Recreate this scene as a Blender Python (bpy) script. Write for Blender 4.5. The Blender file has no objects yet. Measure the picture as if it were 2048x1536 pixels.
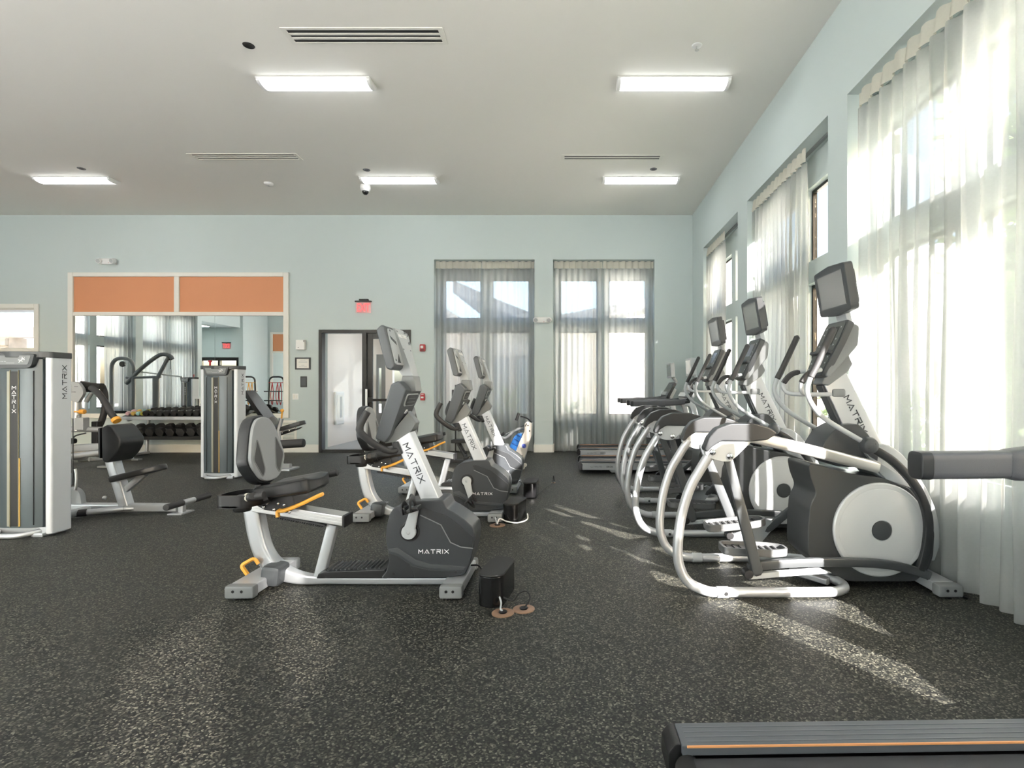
import bpy, bmesh, math, random
from mathutils import Vector, Matrix, Euler

# ------------------------------------------------------------------ camera, sky, sun, exposure
scene = bpy.context.scene
COL = scene.collection
CAM_H = 1.25
FOC = 1060.0                       # focal length in pixels of a 2048 wide frame
VPU, VPV = 1145.0, 775.0           # where the view axis meets the frame
cam_data = bpy.data.cameras.new('camera')
cam_data.sensor_width = 36.0
cam_data.lens = 36.0 * FOC / 2048.0
cam_data.shift_x = -(VPU - 1024.0) / 2048.0
cam_data.shift_y = (VPV - 768.0) / 2048.0
cam_data.clip_start = 0.05
cam = bpy.data.objects.new('camera', cam_data)
cam.location = (0, 0, CAM_H)
cam.rotation_euler = (math.pi / 2, 0, 0)
COL.objects.link(cam)
scene.camera = cam

SUN_DIR = Vector((0.530, -0.785, 0.380)).normalized()      # towards the sun
SUN_STRENGTH = 85.0
SKY_STRENGTH = 0.95
LAMP_STRENGTH = 9.0
EXPOSURE = 0.6

world = bpy.data.worlds.new('world')
scene.world = world
world.use_nodes = True
wn = world.node_tree
wn.nodes.clear()
w_out = wn.nodes.new('ShaderNodeOutputWorld')
w_bg = wn.nodes.new('ShaderNodeBackground')
w_sky = wn.nodes.new('ShaderNodeTexSky')
w_sky.sky_type = 'NISHITA'
w_sky.sun_disc = False
w_sky.sun_elevation = math.radians(24)
w_sky.sun_rotation = math.atan2(SUN_DIR.x, SUN_DIR.y)
w_sky.air_density = 1.0
w_sky.dust_density = 5.0
w_sky.ozone_density = 1.0
wn.links.new(w_sky.outputs[0], w_bg.inputs[0])
wn.links.new(w_bg.outputs[0], w_out.inputs[0])
w_bg.inputs[1].default_value = SKY_STRENGTH

sun_data = bpy.data.lights.new('sun', 'SUN')
sun_data.energy = SUN_STRENGTH
sun_data.angle = math.radians(0.5)
sun_data.color = (1.0, 0.94, 0.89)
sun = bpy.data.objects.new('sun', sun_data)
sun.rotation_euler = SUN_DIR.to_track_quat('Z', 'Y').to_euler()
sun.location = (8, -10, 8)
COL.objects.link(sun)

vs = scene.view_settings
vs.view_transform = 'Standard'
vs.look = 'None'
vs.exposure = EXPOSURE
vs.gamma = 1.0
vs.use_curve_mapping = False
try:
    scene.cycles.max_bounces = 10
    scene.cycles.transparent_max_bounces = 16
    scene.cycles.diffuse_bounces = 5
    scene.cycles.sample_clamp_indirect = 6.0
    scene.cycles.use_denoising = True
    scene.cycles.caustics_reflective = False
    scene.cycles.caustics_refractive = False
except Exception:
    pass

random.seed(7)
rnd = random.Random(11)


# ------------------------------------------------------------------ helpers
def lin(c):
    c = c / 255.0
    return c / 12.92 if c <= 0.04045 else ((c + 0.055) / 1.055) ** 2.4


def rgb(r, g, b):
    return (lin(r), lin(g), lin(b), 1.0)


def mat(name, col, rough=0.5, metal=0.0, spec=0.5, bump=0.0, bump_scale=200.0, var=0.0, var_scale=3.0, coat=0.0):
    m = bpy.data.materials.new(name)
    m.use_nodes = True
    nt = m.node_tree
    p = nt.nodes['Principled BSDF']
    p.inputs['Base Color'].default_value = col
    p.inputs['Roughness'].default_value = rough
    p.inputs['Metallic'].default_value = metal
    p.inputs['Specular IOR Level'].default_value = spec
    if coat:
        p.inputs['Coat Weight'].default_value = coat
    tc = nt.nodes.new('ShaderNodeTexCoord')
    if bump:
        nz = nt.nodes.new('ShaderNodeTexNoise')
        nz.inputs['Scale'].default_value = bump_scale
        nz.inputs['Detail'].default_value = 2.0
        bp = nt.nodes.new('ShaderNodeBump')
        bp.inputs['Strength'].default_value = bump
        bp.inputs['Distance'].default_value = 0.002
        nt.links.new(tc.outputs['Object'], nz.inputs['Vector'])
        nt.links.new(nz.outputs['Fac'], bp.inputs['Height'])
        nt.links.new(bp.outputs[0], p.inputs['Normal'])
    if var:
        nz2 = nt.nodes.new('ShaderNodeTexNoise')
        nz2.inputs['Scale'].default_value = var_scale
        nz2.inputs['Detail'].default_value = 3.0
        mx = nt.nodes.new('ShaderNodeMix')
        mx.data_type = 'RGBA'
        mx.inputs[6].default_value = tuple(min(1, c * (1 - var)) for c in col[:3]) + (1,)
        mx.inputs[7].default_value = tuple(min(1, c * (1 + var)) for c in col[:3]) + (1,)
        nt.links.new(tc.outputs['Object'], nz2.inputs['Vector'])
        nt.links.new(nz2.outputs['Fac'], mx.inputs[0])
        nt.links.new(mx.outputs[2], p.inputs['Base Color'])
    return m


def emit(name, col, strength):
    m = bpy.data.materials.new(name)
    m.use_nodes = True
    nt = m.node_tree
    nt.nodes.clear()
    o = nt.nodes.new('ShaderNodeOutputMaterial')
    e = nt.nodes.new('ShaderNodeEmission')
    e.inputs[0].default_value = col
    e.inputs[1].default_value = strength
    nt.links.new(e.outputs[0], o.inputs[0])
    return m


def sheer_mat(name, col, trans, transl):
    m = bpy.data.materials.new(name)
    m.use_nodes = True
    nt = m.node_tree
    nt.nodes.clear()
    o = nt.nodes.new('ShaderNodeOutputMaterial')
    tr = nt.nodes.new('ShaderNodeBsdfTransparent')
    tl = nt.nodes.new('ShaderNodeBsdfTranslucent')
    df = nt.nodes.new('ShaderNodeBsdfDiffuse')
    tl.inputs[0].default_value = col
    df.inputs[0].default_value = col
    m1 = nt.nodes.new('ShaderNodeMixShader')
    m1.inputs[0].default_value = transl
    nt.links.new(df.outputs[0], m1.inputs[1])
    nt.links.new(tl.outputs[0], m1.inputs[2])
    m2 = nt.nodes.new('ShaderNodeMixShader')
    # fine weave varies how open the cloth is
    tc = nt.nodes.new('ShaderNodeTexCoord')
    nz = nt.nodes.new('ShaderNodeTexNoise')
    nz.inputs['Scale'].default_value = 60.0
    mr = nt.nodes.new('ShaderNodeMapRange')
    mr.inputs[1].default_value = 0.3
    mr.inputs[2].default_value = 0.7
    mr.inputs[3].default_value = trans - 0.015
    mr.inputs[4].default_value = trans + 0.015
    nt.links.new(tc.outputs['Object'], nz.inputs['Vector'])
    nt.links.new(nz.outputs['Fac'], mr.inputs[0])
    nt.links.new(mr.outputs[0], m2.inputs[0])
    nt.links.new(m1.outputs[0], m2.inputs[1])
    nt.links.new(tr.outputs[0], m2.inputs[2])
    nt.links.new(m2.outputs[0], o.inputs[0])
    return m


def glass_mat(name, tint=(1, 1, 1, 1), refl=0.06, rough=0.0, fres=0.6):
    m = bpy.data.materials.new(name)
    m.use_nodes = True
    nt = m.node_tree
    nt.nodes.clear()
    o = nt.nodes.new('ShaderNodeOutputMaterial')
    tr = nt.nodes.new('ShaderNodeBsdfTransparent')
    tr.inputs[0].default_value = tint
    gl = nt.nodes.new('ShaderNodeBsdfGlossy')
    gl.inputs['Roughness'].default_value = rough
    lw = nt.nodes.new('ShaderNodeLayerWeight')
    lw.inputs[0].default_value = 0.15
    mp = nt.nodes.new('ShaderNodeMath')
    mp.operation = 'MULTIPLY_ADD'
    mp.inputs[1].default_value = fres
    mp.inputs[2].default_value = refl * 0.5
    nt.links.new(lw.outputs['Fresnel'], mp.inputs[0])
    mx = nt.nodes.new('ShaderNodeMixShader')
    nt.links.new(mp.outputs[0], mx.inputs[0])
    nt.links.new(tr.outputs[0], mx.inputs[1])
    nt.links.new(gl.outputs[0], mx.inputs[2])
    nt.links.new(mx.outputs[0], o.inputs[0])
    return m


def pw(u, v, Y):
    """Point at depth Y seen at photograph pixel (u, v)."""
    return Vector(((u - VPU) * Y / FOC, Y, CAM_H - (v - VPV) * Y / FOC))


def xz(Y, *pts):
    return [((u - VPU) * Y / FOC, CAM_H - (v - VPV) * Y / FOC) for u, v in pts]


def fillet(pts, r, n=6):
    """Polyline with rounded corners."""
    pts = [Vector(p) for p in pts]
    out = [pts[0]]
    for i in range(1, len(pts) - 1):
        a, b, c = pts[i - 1], pts[i], pts[i + 1]
        d1, d2 = (a - b), (c - b)
        l = min(r, d1.length * 0.49, d2.length * 0.49)
        p1, p2 = b + d1.normalized() * l, b + d2.normalized() * l
        for k in range(n + 1):
            t = k / n
            out.append(p1 * (1 - t) ** 2 + b * 2 * t * (1 - t) + p2 * t * t)
    out.append(pts[-1])
    return out


def spline(pts, n=6):
    pts = [Vector(p) for p in pts]
    out = []
    m = len(pts)
    for i in range(m - 1):
        p0, p1, p2, p3 = pts[max(i - 1, 0)], pts[i], pts[i + 1], pts[min(i + 2, m - 1)]
        for k in range(n):
            t = k / n
            out.append(0.5 * ((2 * p1) + (p2 - p0) * t + (2 * p0 - 5 * p1 + 4 * p2 - p3) * t * t
                              + (3 * p1 - p0 - 3 * p2 + p3) * t ** 3))
    out.append(pts[-1])
    return out


def round_poly(pts, r, n=4):
    """Closed 2D polygon with rounded corners."""
    out = []
    m = len(pts)
    for i in range(m):
        a, b, c = Vector(pts[i - 1]), Vector(pts[i]), Vector(pts[(i + 1) % m])
        d1, d2 = a - b, c - b
        l = min(r, d1.length * 0.45, d2.length * 0.45)
        p1, p2 = b + d1.normalized() * l, b + d2.normalized() * l
        for k in range(n + 1):
            t = k / n
            q = p1 * (1 - t) ** 2 + b * 2 * t * (1 - t) + p2 * t * t
            out.append((q.x, q.y))
    return out


class G:
    """Collects shapes in world coordinates; obj() links them as one mesh object under a root."""

    def __init__(self):
        self.bm = bmesh.new()

    def _merge(self, b2, bevel=0.0, seg=2):
        if bevel > 0:
            bmesh.ops.remove_doubles(b2, verts=b2.verts, dist=1e-6)
            es = [e for e in b2.edges if e.is_manifold and e.calc_face_angle(0) > 0.45]
            if es:
                bmesh.ops.bevel(b2, geom=es, offset=bevel, segments=seg, profile=0.5, affect='EDGES', clamp_overlap=True)
        me = bpy.data.meshes.new('tmp')
        b2.to_mesh(me)
        b2.free()
        self.bm.from_mesh(me)
        bpy.data.meshes.remove(me)
        return self

    def box(self, c, s, bevel=0.0, rot=None, seg=2):
        b2 = bmesh.new()
        bmesh.ops.create_cube(b2, size=1.0)
        for v in b2.verts:
            v.co = Vector((v.co.x * s[0], v.co.y * s[1], v.co.z * s[2]))
        if bevel:
            es = list(b2.edges)
            bmesh.ops.bevel(b2, geom=es, offset=min(bevel, min(s) * 0.49), segments=seg, profile=0.5, affect='EDGES', clamp_overlap=True)
        R = Euler(rot).to_matrix() if rot else Matrix.Identity(3)
        for v in b2.verts:
            v.co = R @ v.co + Vector(c)
        return self._merge(b2)

    def bx(self, x0, x1, y0, y1, z0, z1, bevel=0.0, seg=2):
        return self.box(((x0 + x1) / 2, (y0 + y1) / 2, (z0 + z1) / 2), (abs(x1 - x0), abs(y1 - y0), abs(z1 - z0)), bevel, None, seg)

    def prism(self, poly, a0, a1, axis='y', bevel=0.0, seg=2):
        """2D polygon extruded: axis y -> (x,z), axis x -> (y,z), axis z -> (x,y). a0/a1 may be lists (per vertex)."""
        b2 = bmesh.new()
        n = len(poly)

        def mk(p, a):
            if axis == 'y':
                return (p[0], a, p[1])
            if axis == 'x':
                return (a, p[0], p[1])
            return (p[0], p[1], a)
        A = [b2.verts.new(mk(p, a0[i] if isinstance(a0, (list, tuple)) else a0)) for i, p in enumerate(poly)]
        B = [b2.verts.new(mk(p, a1[i] if isinstance(a1, (list, tuple)) else a1)) for i, p in enumerate(poly)]
        b2.faces.new(A)
        b2.faces.new(B[::-1])
        for i in range(n):
            j = (i + 1) % n
            b2.faces.new((A[j], A[i], B[i], B[j]))
        bmesh.ops.recalc_face_normals(b2, faces=b2.faces)
        return self._merge(b2, bevel, seg)

    def extrude_frame(self, poly, o, ex, ey, ez, d0, d1, bevel=0.0, seg=2):
        """2D polygon in the plane (ex, ey) at o, extruded along ez from d0 to d1."""
        o, ex, ey, ez = Vector(o), Vector(ex), Vector(ey), Vector(ez)
        b2 = bmesh.new()
        A = [b2.verts.new(o + ex * p[0] + ey * p[1] + ez * d0) for p in poly]
        B = [b2.verts.new(o + ex * p[0] + ey * p[1] + ez * d1) for p in poly]
        n = len(poly)
        b2.faces.new(A)
        b2.faces.new(B[::-1])
        for i in range(n):
            j = (i + 1) % n
            b2.faces.new((A[j], A[i], B[i], B[j]))
        bmesh.ops.recalc_face_normals(b2, faces=b2.faces)
        return self._merge(b2, bevel, seg)

    def ring_frame(self, outer, inner, o, ex, ey, ez, d0, d1):
        """Plate with a hole: outer and inner polygons with the same number of points."""
        o, ex, ey, ez = Vector(o), Vector(ex), Vector(ey), Vector(ez)
        b2 = bmesh.new()
        L = []
        for poly, d in ((outer, d0), (inner, d0), (outer, d1), (inner, d1)):
            L.append([b2.verts.new(o + ex * p[0] + ey * p[1] + ez * d) for p in poly])
        n = len(outer)
        for i in range(n):
            j = (i + 1) % n
            b2.faces.new((L[0][i], L[0][j], L[1][j], L[1][i]))
            b2.faces.new((L[2][j], L[2][i], L[3][i], L[3][j]))
            b2.faces.new((L[0][j], L[0][i], L[2][i], L[2][j]))
            b2.faces.new((L[1][i], L[1][j], L[3][j], L[3][i]))
        bmesh.ops.recalc_face_normals(b2, faces=b2.faces)
        return self._merge(b2)

    def tube(self, path, r, n=10, flat=None, up=(0, 0, 1), closed=False, caps=True):
        """Tube along a path. r number or list. flat=(a,b): elliptical/boxy half sizes (a along side, b along up)."""
        path = [Vector(p) for p in path]
        m = len(path)
        b2 = bmesh.new()
        rings = []
        up = Vector(up)
        prev_s = None
        for i in range(m):
            if closed:
                t = (path[(i + 1) % m] - path[i - 1]).normalized()
            else:
                t = (path[min(i + 1, m - 1)] - path[max(i - 1, 0)]).normalized()
            if prev_s is None:
                s = t.cross(up)
                if s.length < 1e-3:
                    s = t.cross(Vector((1, 0, 0)))
                s.normalize()
            else:
                s = prev_s - t * prev_s.dot(t)
                s.normalize()
            prev_s = s
            w = s.cross(t)
            rr = r[i] if isinstance(r, (list, tuple)) else r
            fa, fb = (flat if flat else (1, 1))
            ring = []
            for k in range(n):
                a = 2 * math.pi * (k + 0.5) / n
                ca, sa = math.cos(a), math.sin(a)
                if flat and n >= 12:     # superellipse: rounded rectangle
                    ca = math.copysign(abs(ca) ** 0.5, ca)
                    sa = math.copysign(abs(sa) ** 0.5, sa)
                ring.append(b2.verts.new(path[i] + s * (ca * rr * fa) + w * (sa * rr * fb)))
            rings.append(ring)
        rng = range(m) if closed else range(m - 1)
        for i in rng:
            R0, R1 = rings[i], rings[(i + 1) % m]
            for k in range(n):
                j = (k + 1) % n
                b2.faces.new((R0[k], R0[j], R1[j], R1[k]))
        if caps and not closed:
            b2.faces.new(rings[0][::-1])
            b2.faces.new(rings[-1])
        bmesh.ops.recalc_face_normals(b2, faces=b2.faces)
        return self._merge(b2)

    def cyl(self, p0, p1, r, n=16, bevel=0.0):
        p0, p1 = Vector(p0), Vector(p1)
        if bevel <= 0:
            return self.tube([p0, p1], r, n)
        d = (p1 - p0).normalized()
        return self.tube([p0, p0 + d * bevel * 0.3, p0 + d * bevel, p1 - d * bevel, p1 - d * bevel * 0.3, p1],
                         [r - bevel, r - bevel * 0.3, r, r, r - bevel * 0.3, r - bevel], n)

    def ball(self, c, s, n=12):
        b2 = bmesh.new()
        bmesh.ops.create_uvsphere(b2, u_segments=n * 2, v_segments=n, radius=1.0)
        if not hasattr(s, '__len__'):
            s = (s, s, s)
        for v in b2.verts:
            v.co = Vector((v.co.x * s[0] + c[0], v.co.y * s[1] + c[1], v.co.z * s[2] + c[2]))
        return self._merge(b2)

    def lathe(self, prof, o, ax=(0, 0, 1), n=24):
        """prof: list of (radius, height along ax)."""
        o, ax = Vector(o), Vector(ax).normalized()
        s = ax.cross(Vector((0, 0, 1)))
        if s.length < 1e-3:
            s = Vector((1, 0, 0))
        s.normalize()
        w = ax.cross(s)
        b2 = bmesh.new()
        rings = []
        for (r, h) in prof:
            rings.append([b2.verts.new(o + ax * h + (s * math.cos(2 * math.pi * k / n) + w * math.sin(2 * math.pi * k / n)) * max(r, 1e-5)) for k in range(n)])
        for i in range(len(rings) - 1):
            for k in range(n):
                j = (k + 1) % n
                b2.faces.new((rings[i][k], rings[i][j], rings[i + 1][j], rings[i + 1][k]))
        b2.faces.new(rings[0][::-1])
        b2.faces.new(rings[-1])
        bmesh.ops.recalc_face_normals(b2, faces=b2.faces)
        return self._merge(b2)

    def grid(self, fn, nu, nv):
        b2 = bmesh.new()
        V = [[b2.verts.new(fn(i / nu, j / nv)) for j in range(nv + 1)] for i in range(nu + 1)]
        for i in range(nu):
            for j in range(nv):
                b2.faces.new((V[i][j], V[i + 1][j], V[i + 1][j + 1], V[i][j + 1]))
        return self._merge(b2)

    def obj(self, name, m, root=None, smooth=True, kind=None, label=None, angle=35):
        me = bpy.data.meshes.new(name)
        base = Vector((0, 0, 0))
        r = root
        while r is not None:
            base = base + r.location
            r = r.parent
        if root is not None:
            bmesh.ops.translate(self.bm, verts=self.bm.verts, vec=-base)
        self.bm.to_mesh(me)
        self.bm.free()
        if isinstance(m, (list, tuple)):
            for q in m:
                me.materials.append(q)
        else:
            me.materials.append(m)
        if smooth:
            me.shade_smooth()
            me.set_sharp_from_angle(angle=math.radians(angle))
        o = bpy.data.objects.new(name, me)
        COL.objects.link(o)
        if smooth and angle < 60:
            wnm = o.modifiers.new('weighted_normal', 'WEIGHTED_NORMAL')
            wnm.keep_sharp = True
            wnm.weight = 60
        if root is not None:
            o.parent = root
        if kind:
            o['kind'] = kind
        if label:
            o['label'] = label
        return o


def thing(name, label, cat, loc=(0, 0, 0), group=None, kind=None):
    o = bpy.data.objects.new(name, None)
    o.empty_display_size = 0.1
    o.location = loc
    COL.objects.link(o)
    if label:
        o['label'] = label
    if cat:
        o['category'] = cat
    if group:
        o['group'] = group
    if kind:
        o['kind'] = kind
    return o


def tag(o, label, cat, group=None):
    o['label'] = label
    o['category'] = cat
    if group:
        o['group'] = group
    return o


def dup(root, loc, label, rotz=0.0, group=None):
    def cp(o, parent):
        c = o.copy()
        COL.objects.link(c)
        if parent is not None:
            c.parent = parent
        for ch in list(o.children):
            cp(ch, c)
        return c
    r = cp(root, None)
    r.location = loc
    r.rotation_euler = (0, 0, rotz)
    r['label'] = label
    if group:
        r['group'] = group
    return r


# ---- stroke lettering (thin raised strips)
STROKES = {
    'M': (1.15, [[(0, 0), (0.02, 1), (0.575, 0.38), (1.13, 1), (1.15, 0)]]),
    'A': (1.2, [[(0, 0), (0.6, 1), (1.2, 0)], [(0.5, 0.08), (0.7, 0.08)]]),
    'T': (1.1, [[(0, 1), (1.1, 1)], [(0.55, 1), (0.55, 0)]]),
    'R': (1.05, [[(0, 0.0), (0, 0.55), (1.0, 0.55), (1.0, 1), (0, 1)], [(0.5, 0.5), (1.05, 0)]]),
    'I': (0.0, [[(0, 0), (0, 1)]]),
    'X': (1.1, [[(0, 0), (1.1, 1)], [(0, 1), (1.1, 0)]]),
    'E': (0.8, [[(0.8, 0), (0, 0), (0, 1), (0.8, 1)], [(0, 0.5), (0.7, 0.5)]]),
    'D': (0.85, [[(0, 0), (0, 1), (0.5, 1), (0.85, 0.7), (0.85, 0.3), (0.5, 0), (0, 0)]]),
    'C': (0.8, [[(0.8, 1), (0.15, 1), (0, 0.8), (0, 0.2), (0.15, 0), (0.8, 0)]]),
    'K': (0.8, [[(0, 0), (0, 1)], [(0.8, 1), (0.05, 0.5), (0.8, 0)]]),
    'U': (0.85, [[(0, 1), (0, 0.15), (0.15, 0), (0.7, 0), (0.85, 0.15), (0.85, 1)]]),
    'L': (0.75, [[(0, 1), (0, 0), (0.75, 0)]]),
}


def word(g, text, o, ex, ey, h, t=0.16, gap=0.42, thick=0.002, stacked=False, sx=1.0):
    """Writes raised strokes into g. o = start of base line, ex along the word, ey up the letters."""
    o, ex, ey = Vector(o), Vector(ex).normalized(), Vector(ey).normalized()
    ez = ex.cross(ey)
    x = 0.0
    y = 0.0
    for ch in text:
        if ch == ' ':
            x += 0.7
            continue
        w, lines = STROKES[ch]
        ox = (x - w / 2) if stacked else x
        for ln in lines:
            for a, b in zip(ln[:-1], ln[1:]):
                a, b = Vector(a), Vector(b)
                d = (b - a).normalized()
                nn = Vector((-d.y, d.x)) * (t / 2)
                a2, b2 = a - d * (t / 2), b + d * (t / 2)
                poly = [a2 - nn, b2 - nn, b2 + nn, a2 + nn]
                poly = [((p.x + ox) * h * sx, (p.y + y) * h) for p in poly]
                g.extrude_frame(poly, o, ex, ey, ez, -0.0005, thick)
        if stacked:
            y -= 1.45
        else:
            x += w + gap
    return x * h


# ------------------------------------------------------------------ materials
WALL = mat('wall_paint', rgb(189, 200, 199), 0.72, bump=0.12, bump_scale=260)
CEIL = mat('ceiling_paint', rgb(232, 230, 223), 0.85, bump=0.1, bump_scale=200)
TRIM = mat('white_trim_paint', rgb(226, 224, 216), 0.5)
SILVER = mat('silver_powder_coat', rgb(190, 193, 196), 0.34, 0.55, bump=0.05, bump_scale=900)
ALU = mat('brushed_aluminium', rgb(205, 205, 203), 0.3, 0.8, bump=0.04, bump_scale=600)
CHROME = mat('chrome', rgb(225, 225, 225), 0.12, 1.0)
DARK = mat('charcoal_plastic', rgb(62, 65, 67), 0.42, bump=0.06, bump_scale=700)
DARKER = mat('black_satin_plastic', rgb(38, 40, 42), 0.38, bump=0.05, bump_scale=700)
BLACK = mat('black_plastic', rgb(22, 22, 23), 0.4)
GLOSSBLACK = mat('gloss_black', rgb(16, 16, 17), 0.18)
GREY = mat('mid_grey_plastic', rgb(118, 121, 122), 0.45, bump=0.05, bump_scale=700)
LGREY = mat('light_grey_plastic', rgb(168, 172, 174), 0.42, bump=0.04, bump_scale=700)
DISC = mat('silver_disc', rgb(200, 202, 202), 0.40, 0.15)
RUBBER = mat('black_rubber', rgb(28, 28, 28), 0.62, bump=0.25, bump_scale=500)
GRIP = mat('dark_foam_grip', rgb(50, 50, 51), 0.6, bump=0.2, bump_scale=700)
VINYL = mat('black_vinyl', rgb(44, 45, 46), 0.34, bump=0.15, bump_scale=420)
PADGREY = mat('grey_moulded_foam', rgb(150, 153, 155), 0.55, bump=0.12, bump_scale=500)
YELLOW = mat('yellow_orange_plastic', rgb(238, 172, 70), 0.42)
ORANGE = mat('orange_panel_paint', rgb(203, 138, 98), 0.6, var=0.04, var_scale=2.0)
WHITEP = mat('white_plastic', rgb(230, 230, 228), 0.4)
CREAM = mat('cream_track', rgb(214, 210, 196), 0.5)
BLACKMETAL = mat('black_door_frame', rgb(26, 24, 22), 0.36, 0.3)
RED = mat('red_plastic', rgb(170, 28, 36), 0.4)
SCREEN = mat('dark_screen_glass', rgb(92, 95, 94), 0.08, 0.0, spec=1.0, coat=0.6)
LETTER_DARK = mat('dark_lettering', rgb(52, 56, 62), 0.5)
LETTER_WHITE = mat('white_lettering', rgb(236, 236, 236), 0.5)
PAPER = mat('paper_print', rgb(232, 230, 224), 0.7)
BROWN = mat('worn_brass_plate', rgb(140, 112, 92), 0.45, 0.3, var=0.2, var_scale=40)
BLUE = mat('blue_water_tank', rgb(48, 98, 160), 0.15, 0.0, var=0.4, var_scale=14)
STONE = mat('stone', rgb(190, 172, 150), 0.85, var=0.3, var_scale=9)
BEIGE = mat('beige_stucco', rgb(196, 178, 162), 0.85)
WHITEWALL = mat('white_corridor_paint', rgb(238, 229, 220), 0.35)
MIRROR = mat('mirror_silver', (0.90, 0.93, 0.91, 1), 0.0, 1.0)
GLASS = glass_mat('window_glass')
DOORGLASS = glass_mat('door_glass', (0.97, 0.98, 0.97, 1), 0.03, 0.0, 0.25)
SHEER = sheer_mat('sheer_curtain', (0.50, 0.515, 0.505, 1), 0.20, 0.60)
SHEERHEAD = sheer_mat('sheer_curtain_heading', (0.66, 0.64, 0.56, 1), 0.06, 0.35)
LAMP = emit('lamp_diffuser', (0.97, 0.99, 1.0, 1), LAMP_STRENGTH)
EXITRED = emit('exit_sign_red', (1.0, 0.12, 0.12, 1), 1.4)
LEAF = mat('plant_leaf', rgb(96, 122, 70), 0.55, var=0.35, var_scale=5)
LEAF2 = mat('hedge_leaf', rgb(120, 140, 90), 0.6, var=0.35, var_scale=4)
BUILD = mat('white_building_stucco', rgb(205, 205, 202), 0.9, var=0.03)
ROOFM = mat('grey_roof_edge', rgb(140, 142, 146), 0.8)
PAVE = mat('pale_concrete', rgb(212, 209, 202), 0.9, var=0.08)


def floor_mat():
    m = bpy.data.materials.new('speckled_rubber_floor')
    m.use_nodes = True
    nt = m.node_tree
    p = nt.nodes['Principled BSDF']
    tc = nt.nodes.new('ShaderNodeTexCoord')
    vor = nt.nodes.new('ShaderNodeTexVoronoi')
    vor.inputs['Scale'].default_value = 150.0
    vor.inputs['Randomness'].default_value = 1.0
    vor.voronoi_dimensions = '2D'
    sep = nt.nodes.new('ShaderNodeSeparateColor')
    nt.links.new(tc.outputs['Object'], vor.inputs['Vector'])
    nt.links.new(vor.outputs['Color'], sep.inputs[0])
    # which cells are flecks, and their colour
    r1 = nt.nodes.new('ShaderNodeValToRGB')
    cr = r1.color_ramp
    cr.interpolation = 'CONSTANT'
    cr.elements[0].position = 0.0
    cr.elements[0].color = rgb(34, 36, 35)
    cr.elements[1].position = 0.26
    cr.elements[1].color = rgb(52, 54, 50)
    for pos, c in ((0.46, rgb(78, 80, 72)), (0.66, rgb(112, 112, 100)), (0.83, rgb(156, 154, 138)), (0.95, rgb(205, 202, 182))):
        e = cr.elements.new(pos)
        e.color = c
    nt.links.new(sep.outputs[0], r1.inputs[0])
    # fine secondary grain
    nz = nt.nodes.new('ShaderNodeTexNoise')
    nz.inputs['Scale'].default_value = 420.0
    nz.inputs['Detail'].default_value = 2.0
    nt.links.new(tc.outputs['Object'], nz.inputs['Vector'])
    mr = nt.nodes.new('ShaderNodeMapRange')
    mr.inputs[1].default_value = 0.35
    mr.inputs[2].default_value = 0.65
    mr.inputs[3].default_value = 0.55
    mr.inputs[4].default_value = 1.35
    nt.links.new(nz.outputs['Fac'], mr.inputs[0])
    # broad scuffs
    nz2 = nt.nodes.new('ShaderNodeTexNoise')
    nz2.inputs['Scale'].default_value = 0.8
    nz2.inputs['Detail'].default_value = 4.0
    nt.links.new(tc.outputs['Object'], nz2.inputs['Vector'])
    mr2 = nt.nodes.new('ShaderNodeMapRange')
    mr2.inputs[1].default_value = 0.3
    mr2.inputs[2].default_value = 0.7
    mr2.inputs[3].default_value = 0.245
    mr2.inputs[4].default_value = 0.33
    nt.links.new(nz2.outputs['Fac'], mr2.inputs[0])
    mm = nt.nodes.new('ShaderNodeMath')
    mm.operation = 'MULTIPLY'
    nt.links.new(mr.outputs[0], mm.inputs[0])
    nt.links.new(mr2.outputs[0], mm.inputs[1])
    vm = nt.nodes.new('ShaderNodeVectorMath')
    vm.operation = 'SCALE'
    nt.links.new(r1.outputs[0], vm.inputs[0])
    nt.links.new(mm.outputs[0], vm.inputs['Scale'])
    nt.links.new(vm.outputs[0], p.inputs['Base Color'])
    p.inputs['Roughness'].default_value = 0.55
    p.inputs['Specular IOR Level'].default_value = 0.35
    bp = nt.nodes.new('ShaderNodeBump')
    bp.inputs['Strength'].default_value = 0.25
    bp.inputs['Distance'].default_value = 0.001
    nt.links.new(sep.outputs[1], bp.inputs['Height'])
    nt.links.new(bp.outputs[0], p.inputs['Normal'])
    return m


FLOOR = floor_mat()
# ------------------------------------------------------------------ the room shell
XR, XL, YF, H = 2.307, -12.24, 10.19, 4.567
REC, INN = 0.24, 0.12            # depth of the curtain recess, thickness of the wall behind it
YB, YB2, XSTEP = -0.8, -6.0, -9.6
HEAD = 3.71


def far_map(a, d, z):
    return (a, YF + d, z)


def right_map(a, d, z):
    return (XR + d, a, z)


def left_map(a, d, z):
    return (XL - d, a, z)


def wall_boxes(g, mp, a0, a1, z0, z1, d0, d1, holes):
    cuts = sorted({a0, a1, *[h[0] for h in holes], *[h[1] for h in holes]})
    for s, e in zip(cuts[:-1], cuts[1:]):
        if e - s < 1e-4:
            continue
        mid = (s + e) / 2
        hs = sorted([(h[2], h[3]) for h in holes if h[0] < mid < h[1]])
        z = z0
        spans = []
        for h0, h1 in hs:
            if h0 > z + 1e-4:
                spans.append((z, h0))
            z = max(z, h1)
        if z < z1 - 1e-4:
            spans.append((z, z1))
        for q0, q1 in spans:
            p, r = mp(s, d0, q0), mp(e, d1, q1)
            g.bx(min(p[0], r[0]), max(p[0], r[0]), min(p[1], r[1]), max(p[1], r[1]), q0, q1)


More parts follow.
